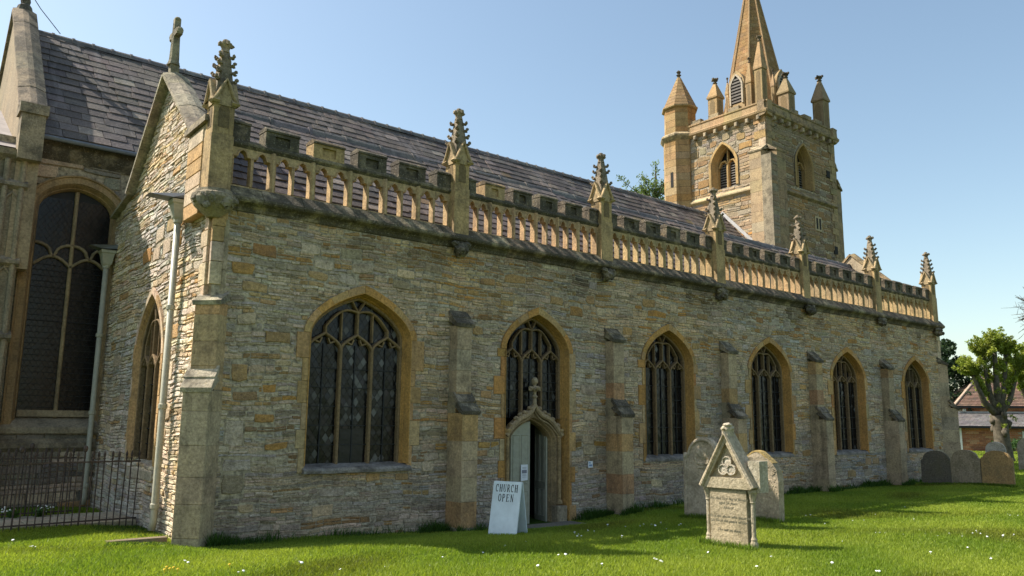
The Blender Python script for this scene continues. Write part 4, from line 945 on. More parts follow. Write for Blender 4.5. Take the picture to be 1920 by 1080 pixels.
# lead flashing on the roof line
mb = MB(TW, (.6, .58, .56)); mb.bar([(-10.1, 12.15), (-8.0, 10.02)], .15, .03, .06); mb.build('flashing', 'flash', nave_roof)
# stair turret
tt = empty('stair_turret'); tt.parent = church; tc = (32.15, 12.75); rr = .92
def octr(z0, z1, r0, r1, name, mat, cols, n=1):
    for k in range(n):
        a, b = z0+(z1-z0)*k/n, z0+(z1-z0)*(k+1)/n; m_ = MB(None, pick(cols)); ra, rb_ = r0+(r1-r0)*k/n, r0+(r1-r0)*(k+1)/n
        for j in range(8):
            p0, p1 = math.pi/8+j*math.pi/4, math.pi/8+(j+1)*math.pi/4
            m_.add([(tc[0]+ra*math.cos(p0), tc[1]+ra*math.sin(p0), a), (tc[0]+ra*math.cos(p1), tc[1]+ra*math.sin(p1), a), (tc[0]+rb_*math.cos(p1), tc[1]+rb_*math.sin(p1), b-.012), (tc[0]+rb_*math.cos(p0), tc[1]+rb_*math.sin(p0), b-.012)], [(0, 1, 2, 3)], pick(cols))
        m_.build(name, mat, tt)
TC = [(2, (.4, .28, .145)), (2, (.4, .31, .185)), (1, (.36, .23, .1))]
octr(9, 16.5, rr, rr, 'stone_course', 'ashlar', TC, 20); octr(16.78, 18.3, rr*.92, rr*.92, 'stone_course', 'ashlar', TC, 4)
MB(None, (.42, .35, .22)).lathe((*tc, 0), [(rr, 16.4), (rr*1.1, 16.5), (rr*1.18, 16.6), (rr*1.18, 16.68), (rr*.92, 16.85)], 8, ph=math.pi/8).build('string_course', 'weathered', tt)
octr(18.3, 20.15, rr*1.02, .1, 'cap_course', 'ashlar', [(1, (.34, .235, .12)), (1, (.31, .22, .12))], 9); MB(None, (.4, .3, .16)).lathe((*tc, 0), [(.9, 18.2), (rr*1.06, 18.25), (rr*1.06, 18.32), (.85, 18.36)], 8, ph=math.pi/8).build('eaves_course', 'ashlar', tt)
f_ = MB(None, (.3, .26, .18)); f_.lathe((*tc, 20.1), [(.1, 0), (.07, .1), (.14, .18), (.06, .24), (.13, .36), (.05, .44), (.0, .48)], 8); f_.build('finial', 'mossy', tt)
MB(None, (.01, .01, .01)).add([(tc[0]-.62-.02, tc[1]-.62-.02, 14.0)], []).v
sl = Fr((tc[0], tc[1], 0), (1, -1, 0), (0, 0, 1)); MB(sl, (.01, .01, .01)).box(-.09, .09, 13.9, 14.75, .7, rr*math.cos(math.pi/8)+.012).build('slit', 'dark', tt) if False else None
sl2 = west_at(tc[0]); MB(sl2, (.01, .01, .01)).box(-tc[1]-.0, -tc[1]+.17, 13.9, 14.7, .7, rr*math.cos(math.pi/8)+.012).build('slit', 'dark', tt)
# corner pinnacles
def tower_pinnacle(x, y, z0, zs, zt, r, cols=((.36, .26, .14)), rz=math.pi/4, name='tower_pinnacle'):
    tp = empty(name); tp.parent = church
    MB(None, vary(cols)).lathe((x, y, 0), [(r, z0), (r, zs)], 4, ph=rz).build('shaft', 'ashlar', tp)
    MB(None, vary(cols)).lathe((x, y, 0), [(r*1.18, zs-.06), (r*1.2, zs+.02), (r*.2, zt-.25)], 4, ph=rz).build('spirelet', 'ashlar', tp)
    for k in range(4):
        fr = Fr((x, y, 0), (math.cos(rz+math.pi/4+k*math.pi/2), math.sin(rz+math.pi/4+k*math.pi/2), 0), (0, 0, 1)); MB(fr, (.22, .17, .1)).poly(arch(r*.38, zs-.35, .2, z0+.3, 4), r*.68, r*.72).build('niche_shade', 'ashlar', tp)  # dark plates on the shaft faces paint the shade of recesses
    f_ = MB(None, (.24, .2, .14)); f_.lathe((x, y, zt-.3), [(r*.2, 0), (r*.34, .04), (r*.2, .08), (r*.22, .16), (r*.42, .24), (r*.3, .3), (.0, .31)], 8); [f_.blob((x+r*.4*math.cos(q*math.pi/2), y+r*.4*math.sin(q*math.pi/2), zt-.05), (r*.17, r*.17, r*.2), n=5, m_=3) for q in range(4)]; f_.build('finial', 'mossy', tp)
tower_pinnacle(37.65, 7.85, 16.9, 18.75, 20.15, .42, (.3, .24, .15)); tower_pinnacle(34.25, 7.75, 16.9, 18.2, 19.3, .4, (.3, .24, .15)); tower_pinnacle(32.15, 10.45, 16.9, 18.25, 19.3, .38)
# spire
spi = empty('spire'); spi.parent = church; sc_ = (34.95, 10.0); sr0, sz0, szt = 1.87, 17.0, 26.4
rows = 44; cols = [(3, (.275, .175, .08)), (2, (.3, .195, .095)), (1, (.25, .165, .085)), (1, (.32, .225, .12))]
m_ = MB(None); 
for k in range(rows):
    a, b = k/rows, (k+1)/rows; ra, rb_ = sr0*(1-a), sr0*(1-b)+.006; za, zb = sz0+(szt-sz0)*a, sz0+(szt-sz0)*b-.012
    for j in range(8):
        p0, p1 = math.pi/8+j*math.pi/4, math.pi/8+(j+1)*math.pi/4; nseg = 3 if k < 24 else (2 if k < 36 else 1); off = (k % 2)*.5/nseg
        cuts = sorted(set([0, 1]+[min(1, max(0, (q+off*nseg)/nseg)) for q in range(nseg+1)]))
        A0, A1 = Vector((ra*math.cos(p0), ra*math.sin(p0))), Vector((ra*math.cos(p1), ra*math.sin(p1))); B0, B1 = Vector((rb_*math.cos(p0), rb_*math.sin(p0))), Vector((rb_*math.cos(p1), rb_*math.sin(p1)))
        for c0, c1 in zip(cuts[:-1], cuts[1:]):
            if c1-c0 < .02: continue
            q = [A0.lerp(A1, c0), A0.lerp(A1, c1-.008), B0.lerp(B1, c1-.008), B0.lerp(B1, c0)]
            m_.add([(sc_[0]+v.x, sc_[1]+v.y, z) for v, z in zip(q, (za, za, zb, zb))], [(0, 1, 2, 3)], pick(cols))
m_.build('spire_masonry', 'ashlar', spi, kind='stuff')
MB(None, (.15, .12, .08)).lathe((*sc_, 0), [(sr0-.03, sz0), (.0, szt-.1)], 8, ph=math.pi/8).build('core', 'mortar', spi)
for j in range(8):
    p0 = math.pi/8+j*math.pi/4; MB(None, (.33, .235, .135)).tube([(sc_[0]+sr0*math.cos(p0), sc_[1]+sr0*math.sin(p0), sz0), (sc_[0], sc_[1], szt)], [.075, .05], 6).build('rib', 'ashlar', spi)
for fr in (west_at(sc_[0]), front_at(sc_[1])):
    lu = empty('lucarne'); lu.parent = church; c = -sc_[1] if fr.N.x < -.5 else sc_[0]; shade_k = 1 if fr.N.x < -.5 else .75; d0 = 1.9  # front lucarne tinted darker, its shade painted into the stone
    oc = (.43*shade_k, .33*shade_k, .19*shade_k)
    MB(fr, oc).poly(arch(.46, 19.25, .7, 17.4, 6, c, .5), .9, 1.62).build('housing', 'ashlar', lu)
    MB(fr, (.48*shade_k, .44*shade_k, .36*shade_k)).bar(arch(.36, 19.1, .6, 18.1, 6, c, .5), .09, 1.5, 1.68).build('frame', 'ashlar', lu)
    MB(fr, (.01, .01, .01)).poly(arch(.33, 19.1, .55, 18.15, 6, c, .5), 1.55, 1.63).build('dark_backing', 'dark', lu)
    for q in range(8): MB(fr, (.17, .16, .14)).box(c-.33, c+.33, 18.2+q*.17, 18.28+q*.17, 1.6, 1.66).build('louvre', 'louvre', lu)
    for s_ in (-1, 1):
        p_ = fr.p(c+s_*.62, 0, 1.5); tower_pinnacle(p_.x, p_.y, 17, 18.9, 19.8, .13, oc, name='lucarne_pinnacle')
tower_pinnacle(32.3, 7.9, 16.9, 19.0, 20.7, .29, (.37, .27, .15)); tower_pinnacle(32.3, 8.5, 16.9, 18.5, 19.8, .2, (.37, .27, .15))
MB(None, (.4, .33, .2)).box(TX0+.1, TX1-.1, TY0+.1, TY1-.1, 16.6, 16.95).build('roof_deck', 'weathered', tower)

# ------------------------------------------------------------------ lay the stones and slates: the 300 largest in view singly, the rest as one mass
def area(fr, a, b, c, d):
    q = [px(fr.p(*t, .02)) for t in ((a, c), (b, c), (b, d), (a, d))]
    cxm = sum(t[0] for t in q)/4; cym = sum(t[1] for t in q)/4
    if q[0][2] > 1e5 or not (0 < cxm < 1920 and 0 < cym < 1080): return 0
    return abs(sum(q[i][0]*q[(i+1) % 4][1]-q[(i+1) % 4][0]*q[i][1] for i in range(4)))/2
ar = [area(s[1], s[2], s[3], s[4], s[5]) for s in STONES]; order = sorted(range(len(STONES)), key=lambda i: -ar[i])
single = set(order[:300]); rest = MB()
for i, (pt, fr, a, b, c, d, pr, col) in enumerate(STONES):
    if b-a < .03 or d-c < .02: continue
    if i in single:
        o_ = fr.p((a+b)/2, (c+d)/2, 0); q = MB(); stone_geo(q, fr, a, b, c, d, pr, col); q.build('stone', 'rubble', pt, origin=o_)
    else: stone_geo(rest, fr, a, b, c, d, pr, col)
rest.build('rubble_masonry', 'rubble', church, kind='stuff')
ars = [area(s[0], s[1], s[2], s[3], s[4]) for s in SLATES]
def hidden_slate(i):
    s = SLATES[i]; p_ = s[0].p((s[1]+s[2])/2, (s[3]+s[4])/2, 0)
    if i < nA: return p_.z < 6.65
    return px(p_)[1] > px((p_.x, 3.1, 8.4))[1] and px(p_)[0] > 330
order = sorted((i for i in range(len(SLATES)) if not hidden_slate(i)), key=lambda i: -ars[i]); single = set(order[:300]); rest = MB()
for i, s in enumerate(SLATES):
    if i in single:
        q = MB(); slate_geo(q, s); q.build('slate', 'slate', aisle_roof if i < nA else nave_roof, origin=s[0].p((s[1]+s[2])/2, s[3], 0))
    else: slate_geo(rest, s)
rest.build('slating', 'slate', church, kind='stuff')
print('stones', len(STONES), 'slates', len(SLATES))

# ------------------------------------------------------------------ gravestones
def arch_top(w, zs, zt, z0, n=6, shoulder=0):
    pts = [(-w, z0), (-w, zs)]
    if shoulder: pts += [(-w+.02, zs+shoulder*.5), (-w+shoulder, zs+shoulder*.55)]
    w2_ = w-shoulder
    for k in range(n*2+1):
        a_ = math.pi*(1-k/(2*n)); pts.append((w2_*math.cos(a_)*.985, zs+shoulder*.55+(zt-zs-shoulder*.55)*math.sin(a_)))
    if shoulder: pts += [(w-shoulder, zs+shoulder*.55), (w-.02, zs+shoulder*.5)]
    return pts+[(w, zs), (w, z0)]
def rough(mb, k):
    mb.v = [tuple(c+random.uniform(-k, k) for c in v) for v in mb.v]; return mb
def gtext(body, size, parent, loc_u, loc_v, w, fr, mat='black', name='inscription', align='CENTER', shear=0, ext=.001):
    cu = bpy.data.curves.new(name, 'FONT'); cu.body = body; cu.size = size; cu.align_x = align; cu.extrude = ext; cu.shear = shear
    o = bpy.data.objects.new(name, cu); me_ = None
    COL.objects.link(o); bpy.context.view_layer.update(); me_ = bpy.data.meshes.new_from_object(o.evaluated_get(bpy.context.evaluated_depsgraph_get())); me_.materials.clear(); me_.materials.append(M[mat])
    bpy.data.objects.remove(o); o = bpy.data.objects.new(name, me_); COL.objects.link(o); o.parent = parent
    m4 = Matrix((fr.U, fr.V, fr.N)).transposed().to_4x4(); m4.translation = fr.p(loc_u, loc_v, w); o.matrix_local = m4; return o
M['engraved'] = plain('engraved letters', (.16, .145, .1), .9, 0, .2)
LF = Fr((0, 0, 0), (0, -1, 0), (0, 0, 1))                          # local frame of a headstone: faces -x, width along y
GC = (.5, .45, .33)
def arc_(cx, cz, r, n=10): return [(cx+r*math.cos(2*math.pi*k/n), cz+r*math.sin(2*math.pi*k/n)) for k in range(n)]
# front stone: gabled, with side colonnettes and a carved trefoil
gA = empty('gravestone', (10.45, -5.36, .1), 'tall gabled headstone with carved trefoil, side colonnettes and worn inscription', 'gravestone', rz=R(4))
w = .345; LFA = LF
rough(MB(LFA, (.4, .35, .25)).poly([(-w+.03, -.25), (w-.03, -.25), (w-.03, 1.0), (-w+.03, 1.0)], -.16, 0), .003).build('inscription_slab', 'grave', gA)
b_ = MB(LFA, (.43, .385, .28)); b_.poly([(-w-.07, .88), (w+.07, .88), (w+.07, 1.0), (0, 1.73), (-w-.07, 1.0)], -.2, .035, holes=[[(-.3, 1.04), (.3, 1.04), (0, 1.56)]]); b_.poly([(-.32, 1.02), (.32, 1.02), (0, 1.6)], -.2, -.04, holes=[])
b_.build('gable_head', 'grave', gA)
b_ = MB(LFA, (.45, .4, .3)); b_.bar([(-w-.1, .9), (0, 1.71), (w+.1, .9)], .075, -.22, .075, cham=.025); b_.build('gable_moulding', 'grave', gA)
b_ = MB(LFA, (.55, .52, .44)); 
for (x, z) in ((-.07, 1.16), (.07, 1.16), (0, 1.28)): b_.blob((x, z, -.03), (.085, .085, .03), jit=.1); b_.bar(arc_(x, z, .075), .02, -.04, .012, closed=True)
b_.build('trefoil', 'grave', gA)
b_ = MB(LFA, (.5, .46, .36)); b_.blob((0, 1.78, -.06), (.09, .05, .12), jit=.2); b_.blob((.02, 1.83, -.03), (.075, .04, .08), jit=.2); b_.box(-.05, .05, 1.64, 1.78, -.16, .03); b_.build('finial', 'grave', gA)
MB(LFA, (.46, .43, .34)).box(w-.02, w+.17, .84, 1.3, -.3, -.06).build('shoulder_block', 'grave', gA)
for s_ in (-1, 1):
    b_ = MB(None, (.45, .41, .31)); b_.lathe((.06, -s_*(w+.04), 0), [(.06, -.2), (.06, .1), (.045, .14), (.05, .16), (.034, .2), (.034, .68), (.046, .69), (.04, .71), (.05, .76), (.065, .82), (.075, .84), (.075, .88)], 10); b_.build('colonnette', 'grave', gA)
LINES = ["In Affectionate Remembrance of", "", "who died 21st day of January", "aged 54 years", "Also of", "", "wife of the above who departed", "this life in the peace of God", "", "Thy will be done"]
for k, t in enumerate(LINES):
    if t: gtext(t, .058, gA, 0, .84-k*.066, .0015, LFA, 'engraved', shear=.2)
# second stone: scroll shouldered
gB = empty('gravestone', (12.85, -3.05, .1), 'pale headstone with scrolled shoulder and rounded relief panel behind the gabled stone', 'gravestone', rz=R(2))
rough(MB(LF, (.47, .42, .33)).poly(arch_top(.46, 1.22, 1.58, -.25, 6, .12), -.13, 0), .004).build('slab', 'grave', gB)
b_ = MB(LF, (.48, .43, .34)); b_.bar([(.33*math.cos(a_), 1.2+.34*math.sin(a_)) for a_ in np.linspace(.1, math.pi-.1, 13)], .05, -.02, .035, cham=.012); b_.bar([(.4, .2), (.4, 1.15)], .045, -.02, .025, cham=.01); b_.bar([(-.4, .2), (-.4, 1.15)], .045, -.02, .025, cham=.01); b_.build('border_moulding', 'grave', gB)
b_ = MB(LF, (.5, .46, .36))
for s_ in (-1, 1): b_.blob((s_*.4, 1.22, .0), (.055, .07, .035), jit=.1)
b_.blob((0, 1.28, .0), (.17, .13, .03), jit=.08); b_.bar([(-.17, 1.2), (-.12, 1.1), (0, 1.07), (.12, 1.1), (.17, 1.2)], .035, -.01, .03); b_.bar([(-.12, 1.02), (.12, 1.02)], .04, -.01, .025); b_.build('relief_carving', 'grave', gB)
# third: rough with ogee top
gC = empty('gravestone', (13.5, -3.8, .1), 'rough pitted headstone with lichened shouldered top right of the gabled stone', 'gravestone', rz=R(5))
pts = [(-.44, -.25), (-.44, 1.05), (-.36, 1.16), (-.2, 1.22), (-.08, 1.31), (.0, 1.34), (.1, 1.32), (.22, 1.22), (.34, 1.12), (.42, 1.0), (.45, .8), (.43, -.25)]
rough(MB(LF, (.42, .365, .27)).poly(pts, -.2, 0), .008).build('slab', 'grave', gC)
b_ = MB(LF, (.44, .33, .13)); b_.bar(pts[2:9], .03, -.19, .004); b_.build('lichened_edge', 'grave', gC)
b_ = MB(LF)
for _ in range(420):
    u_, v_ = random.uniform(-.4, .4), random.uniform(.0, 1.1); b_.blob((u_, v_, 0), (random.uniform(.008, .02), random.uniform(.008, .022), .008), vary((.46, .41, .3)), n=5, m_=3, jit=.3)
b_.build('pitted_face', 'grave', gC, kind='stuff')
# three by the far end of the wall
for (y, wd, zs, zt, col, lab, x, tilt) in ((-1.15, .46, .78, 1.1, (.13, .12, .1), 'dark stained round topped headstone standing nearest the church wall', 27.25, .02), (-2.03, .43, .82, 1.1, (.33, .28, .205), 'grey headstone half in shadow between the dark and the orange headstones', 27.3, -.02), (-2.92, .44, .84, 1.08, (.4, .27, .125), 'orange brown lichened headstone in full sun at the end of the row', 27.35, .015)):  # first stone's dark tint paints the church's shade onto it
    g_ = empty('gravestone', (x, y, float(gz(x, y))), lab, 'gravestone', 'headstones in a row by the church end'); g_.rotation_euler = (0, tilt, R(2))
    rough(MB(LF, col).poly(arch_top(wd, zs, zt, -.25, 6, .05), -.12, 0), .005).build('slab', 'grave', g_)
    MB(LF, tuple(c*1.1 for c in col)).bar([p for p in arch_top(wd-.05, zs-.03, zt-.05, .1, 6, .05)][1:-1], .02, -.01, .008).build('border', 'grave', g_)
for (x, y, wd, zt, col, lab) in ((41.5, 2.3, .42, 1.15, (.5, .49, .46), 'pale rounded headstone showing behind the row near the brick house'), (40, .35, .5, 1.4, (.36, .33, .28), 'grey brown rounded headstone behind the orange headstone')):
    g_ = empty('gravestone', (x, y, .1), lab, 'gravestone', rz=R(4)); rough(MB(LF, col).poly(arch_top(wd, zt-wd*.8, zt, -.25, 6), -.12, 0), .005).build('slab', 'grave', g_)

# ------------------------------------------------------------------ A-board
sb = empty('sandwich_board', (8.74, -2.16, float(gz(8.75, -2.15))), 'white folding A board reading CHURCH OPEN by the doorway', 'sign', rz=R(-68))
Hh, ww = .87, .27; lean = .2
FB = Fr((0, -lean, 0), (1, 0, 0), (0, lean-.02, Hh)); BB = Fr((0, lean, 0), (-1, 0, 0), (0, -lean+.02, Hh)); LB = math.hypot(Hh, lean)
MB(FB, (.75, .78, .8)).box(-ww, ww, 0, LB, -.012, .008, bev=.004).build('front_board', 'white', sb); MB(BB, (.6, .63, .66)).box(-ww, ww, 0, LB, -.012, .008, bev=.004).build('back_board', 'white', sb)
MB(None, (.3, .3, .3)).tube([(-.2, .0, Hh-.01), (.2, .0, Hh-.01)], .012, 6).build('hinge', 'lead', sb)
def arc(cx, cz, rx, rz, a0, a1, n=9): return [(cx+rx*math.cos(R(a0+(a1-a0)*k/n)), cz+rz*math.sin(R(a0+(a1-a0)*k/n))) for k in range(n+1)]
def serif_word(word, u0, v0, H, wtot, fr, parent):
    """roman capitals drawn as strokes: heavy stems, fine bars and slab serifs"""
    T, t, cw = .13*H, .06*H, wtot/len(word); u_ = u0
    for ch in word:
        g = MB(fr, (.012, .012, .013)); W_ = cw*.8
        bar = lambda pts, w: g.bar([(u_+x*W_, v0+z*H) for x, z in pts], w, .0082, .0095)
        stem = lambda x: (bar([(x, 0), (x, 1)], T), bar([(x-.19, .03), (x+.19, .03)], t), bar([(x-.19, .97), (x+.19, .97)], t))
        if ch == 'C': bar(arc(.5, .5, .4, .46, 50, 310, 12), T*.8); bar([(.78, .62), (.78, .98)], t)
        if ch == 'H': stem(.2); stem(.8); bar([(.2, .5), (.8, .5)], t)
        if ch == 'U': bar([(.2, .97), (.2, .3)], T); bar(arc(.5, .3, .3, .27, 180, 360, 8), t*1.3); bar([(.8, .97), (.8, .3)], t*1.2); bar([(.03, .97), (.4, .97)], t); bar([(.62, .97), (.98, .97)], t)
        if ch in 'RP':
            stem(.22); bar([(.22, .96)]+arc(.5, .74, .27, .22, 90, -90, 8)+[(.22, .52)], t*1.5)
            if ch == 'R': bar([(.48, .52), (.85, .03)], T*.85); bar([(.75, .03), (1.0, .03)], t)
        if ch == 'O': g.bar([(u_+x*W_, v0+z*H) for x, z in arc(.5, .5, .38, .46, 0, 345, 15)], T*.8, .0082, .0095, closed=True)
        if ch == 'E': stem(.22); bar([(.22, .96), (.85, .96), (.85, .78)], t); bar([(.22, .52), (.66, .52), (.66, .62)], t); bar([(.22, .04), (.88, .04), (.88, .24)], t)
        if ch == 'N': bar([(.2, 0), (.2, 1)], t); bar([(.84, 0), (.84, 1)], t); bar([(.2, .98), (.84, .02)], T*.9); bar([(.05, .03), (.38, .03)], t); bar([(.05, .97), (.25, .97)], t); bar([(.68, .97), (1.0, .97)], t)
        g.build('letter', 'black', parent); u_ += cw
serif_word('CHURCH', -.215, .72, .125, .44, FB, sb); serif_word('OPEN', -.15, .56, .125, .31, FB, sb)
# notice on the door, plate on the wall
nt_ = empty('notice', (cx2-.3, .175, 0), 'white paper notice pinned to the closed door leaf', 'notice', rz=R(4)); MB(FRONT, (.8, .8, .82)).add([(0, .72, .004), (.2, .74, .006), (.2, 1.06, .004), (0, 1.06, .004)], [(0, 1, 2, 3)]).build('sheet', 'paper', nt_)
b_ = MB(FRONT, (.2, .2, .25)); b_.box(.03, .17, .88, .95, .006, .0075)
for z in (1.0, .98, .85, .83, .8): b_.box(.04, .16, z, z+.006, .006, .0075)
b_.build('print', 'grey_print', nt_)
pl = empty('wall_plate', (12.78, -.03, 1.03), 'small white and blue plate on the wall right of the doorway', 'plaque'); MB(FRONT, (.8, .8, .8)).box(-.07, .07, -.07, .07, 0, .012).build('plate', 'paper', pl)
b_ = MB(FRONT); b_.box(-.05, .05, -.04, .0, .012, .0135); b_.box(-.05, .0, .02, .05, .012, .0135); b_.build('print', 'blue', pl)
# doorstep paving and the stone left of the corner
MB(None, (.2, .19, .16)).box(10.4, 12.1, -.9, -.1, -.3, -.125).build('path', 'paving', kind='structure')
kb = MB(None, (.2, .17, .12)); kb.box(3.1, 3.95, .25, .42, -.1, .14); kb.box(3.2, 3.9, .05, .25, -.1, .06, (.4, .37, .28)); kb.build('stone_kerb', 'paving', label='short worn stone kerb in the grass beside the corner buttress', cat='kerb')

# ------------------------------------------------------------------ railed enclosure
pv = empty('paving'); pv['kind'] = 'structure'
y = 2.75
for r_ in range(4):
    d = .34+.1*(r_ % 2); x = -1.5
    while x < 4.12:
        e = min(x+random.uniform(.5, .95), 4.14); MB(WORLD).box(x+.008, e-.008, y+.008, y+d-.008, 0, .15+random.uniform(-.008, .008), vary((.42, .39, .31)), bev=.01).build('flagstone', 'paving', pv); x = e
    y += d
def make_bar(h, ball=False):
    b = MB(None, (.06, .045, .036)); b.lathe((0, 0, 0), [(.0105, -.1), (.0105, h-.16), (.02, h-.15), (.02, h-.135), (.011, h-.125), (.023, h-.08), (.018, h-.05), (.0, h)] if not ball else [(.015, -.1), (.013, h-.07), (.03, h-.05), (.042, h-.01), (.03, h+.03), (.0, h+.045)], 6); return b
def railings(p0, p1, z, n, label, balls=(), h=1.28, tilt=0.0):
    f_ = empty('railings', (p0[0], p0[1], z), label, 'railings'); d = Vector((p1[0]-p0[0], p1[1]-p0[1], 0)); fr = Fr((0, 0, 0), d, (0, 0, 1)); L = d.length
    me = make_bar(h).mesh('bar', 'iron'); mb_ = make_bar(h+.04, True).mesh('post', 'iron')
    for k in range(n):
        o = bpy.data.objects.new('post' if k in balls else 'bar', mb_ if k in balls else me); COL.objects.link(o); o.parent = f_; o.location = fr.p(L*(k+.5)/n, 0, 0); o.rotation_euler = (random.uniform(-.015, .015), tilt+random.uniform(-.012, .012), random.random())
    MB(fr, (.06, .045, .036)).box(0, L, h-.21, h-.185, -.016, .016).build('top_rail', 'iron', f_); MB(fr, (.06, .045, .036)).box(0, L, .08, .105, -.014, .014).build('bottom_rail', 'iron', f_)
railings((.9, 2.42), (4.1, 2.66), .1, 29, 'rusty iron railings with spear heads in front of the paved strip', (11, 20), tilt=.02)
railings((.9, 4.35), (3.4, 4.45), .1, 21, 'rusty iron railings behind the paved strip, below the tall chancel window', (4, 14), 1.28)

# ------------------------------------------------------------------ trees
def tree_mesh(root, leaves, name='crown', mat='leaf', **kw):
    """leaves: arrays of centre, size, colour -> one mesh of two-triangle leaves"""
    C, S, K = (np.asarray(a, np.float32) for a in leaves); n = len(C)
    a = rng.normal(size=(n, 3)); a /= np.linalg.norm(a, axis=1)[:, None]; b = rng.normal(size=(n, 3)); b -= a*(a*b).sum(1)[:, None]; b /= np.linalg.norm(b, axis=1)[:, None]
    V = np.stack([C-a*S[:, None], C+b*S[:, None]*.5, C+a*S[:, None], C-b*S[:, None]*.5], 1).reshape(-1, 3)
    me = bpy.data.meshes.new(name); me.vertices.add(4*n); me.vertices.foreach_set('co', V.ravel()); me.loops.add(4*n); me.loops.foreach_set('vertex_index', np.arange(4*n, dtype=np.int32))
    me.polygons.add(n); me.polygons.foreach_set('loop_start', np.arange(n, dtype=np.int32)*4); me.polygons.foreach_set('loop_total', np.full(n, 4, np.int32)); me.update(calc_edges=True)
    at = me.attributes.new('tint', 'FLOAT_COLOR', 'POINT'); col = np.ones((n, 4, 4), np.float32); col[:, :, :3] = K[:, None, :]; at.data.foreach_set('color', col.ravel()); me.materials.append(M[mat])
    o = bpy.data.objects.new(name, me); COL.objects.link(o); adopt(o, root); return tag(o, **kw)
def clumps(cents, rads, n, size, cols, hollow=.4):
    C, S, K = [], [], []
    for c, r, base in zip(cents, rads, cols):
        d = rng.normal(size=(n, 3)); d /= np.linalg.norm(d, axis=1)[:, None]; d *= (hollow+(1-hollow)*rng.random(n)**.6)[:, None]*np.asarray(r)
        C.append(np.asarray(c)+d); S.append(size*(.6+.8*rng.random(n))); k = (.7+.6*rng.random(n))[:, None]*np.asarray(base)[None]*(1+.12*rng.normal(size=(n, 1))); K.append(np.clip(k, .005, 1))
    return np.concatenate(C), np.concatenate(S), np.concatenate(K)
LIME = (.26, .3, .045)
def pollard(x, y, z, h, label, seed, s=1.0):
    rs = random.Random(seed); t = empty('pollard_tree', (x, y, z), label, 'tree'); r0 = .44*s
    tr = MB(None, (.14, .115, .085)); tr.tube([(0, 0, -.2), (0, 0, .3), (-.08*s, .02, 1.2*s), (-.12*s, .03, 2.2*s), (-.2*s, .05, h*.36)], [r0*1.35, r0, r0*.88, r0*.85, r0*.95], 12)
    for _ in range(9): a_ = rs.uniform(0, 6.3); tr.blob((-.12+r0*.85*math.cos(a_), r0*.85*math.sin(a_), rs.uniform(1.5, h*.38)), (.17, .17, .2), jit=.3)
    tr.build('trunk', 'bark', t, smooth=True); cents, rads, cols = [], [], []
    lim = MB(None, (.14, .12, .09)); tw = MB(None, (.12, .1, .07))
    for k, (ax, ay, zt, rr_) in enumerate(((-1.75, .9, .66, .2), (-.85, .5, .8, .19), (-.1, .0, .86, .22), (.75, -.4, .82, .2), (1.3, -.85, .7, .18))):
        ax *= s*.78; ay *= s*.78; zt *= h; p0 = Vector((-.2*s, .05, h*.34)); p3 = Vector((ax, ay, zt))
        p1 = p0.lerp(p3, .4)+Vector((ax*.18, ay*.18, -.1)); p2 = p0.lerp(p3, .75)+Vector((ax*.1, ay*.1, 0))
        lim.tube([p0, p1, p2, p3], [r0*.48, rr_*.8*s, rr_*.6*s, rr_*.55*s], 8)
        for _ in range(58):
            f = 1.0 if rs.random() < .72 else rs.uniform(.45, .95); q = p0.lerp(p3, f)+Vector((rs.uniform(-.16, .16), rs.uniform(-.16, .16), rs.uniform(-.05, .1)))
            d = Vector((rs.gauss(ax*.3, .55), rs.gauss(ay*.3, .55), rs.uniform(.25, 1.1))).normalized(); L = rs.uniform(.4, 1.05)*s*(1 if f == 1 else .5)
            e_ = q+d*L+Vector((0, 0, .08)); tw.tube([q, q+d*L*.5, e_], [.016, .011, .004], 3, cap=False); kc = vary(LIME, .22)
            for g_ in (.25, .45, .65, .82, 1.0): cents.append(q.lerp(e_, g_)); rads.append((.14*s, .14*s, .13*s)); cols.append(kc)
    for _ in range(22): cents.append(Vector((-.15+rs.uniform(-.7, .7)*s, rs.uniform(-.6, .6), rs.uniform(h*.25, h*.55)))); rads.append((.17*s, .17*s, .15*s)); cols.append(vary(LIME, .2))
    lim.build('limb', 'bark', t, smooth=True); tw.build('twigs', 'bark', t, kind='stuff'); tree_mesh(t, clumps(cents, rads, 26, .06*s, cols, .1)); return t
pollard(48.5, 4.45, .05, 7.1, 'pollarded lime with thick limbs and fresh green tufts beside the brick house', 3)
pollard(53.2, 3.9, .05, 7.0, 'second pollarded lime at the far right edge, partly cut off', 5, .95)
# dark evergreen
ev = empty('evergreen_tree', (70.5, 16.6, 0), 'dense dark evergreen behind the brick house', 'tree'); MB(None, (.1, .08, .06)).tube([(0, 0, -.2), (.1, 0, 3), (0, 0, 7.5)], [.4, .32, .08], 8).build('trunk', 'bark', ev)
cents, rads, cols = [], [], []
for _ in range(75):
    zz = random.uniform(.5, 8.6); mr = 3.6*(1-(abs(zz-2.6)/6.6)**1.6) if zz < 9 else .5; a_ = random.uniform(0, 6.3); rr_ = mr*random.uniform(.55, 1); cents.append((rr_*math.cos(a_), rr_*math.sin(a_), zz)); rads.append((.85, .85, .6)); cols.append(vary((.035, .06, .03), .35))
tree_mesh(ev, clumps(cents, rads, 330, .15, cols, .3))
ev2 = empty('evergreen_tree', (78, 13.0, 0), 'dark evergreen further right, mostly behind the pollards', 'tree'); MB(None, (.1, .08, .06)).tube([(0, 0, -.2), (0, 0, 6)], [.4, .1], 8).build('trunk', 'bark', ev2)
cents = [(random.uniform(-3, 3), random.uniform(-3, 3), random.uniform(.5, 6)) for _ in range(40)]; tree_mesh(ev2, clumps(cents, [(1, 1, .8)]*40, 260, .17, [vary((.045, .07, .03), .3) for _ in cents], .3))
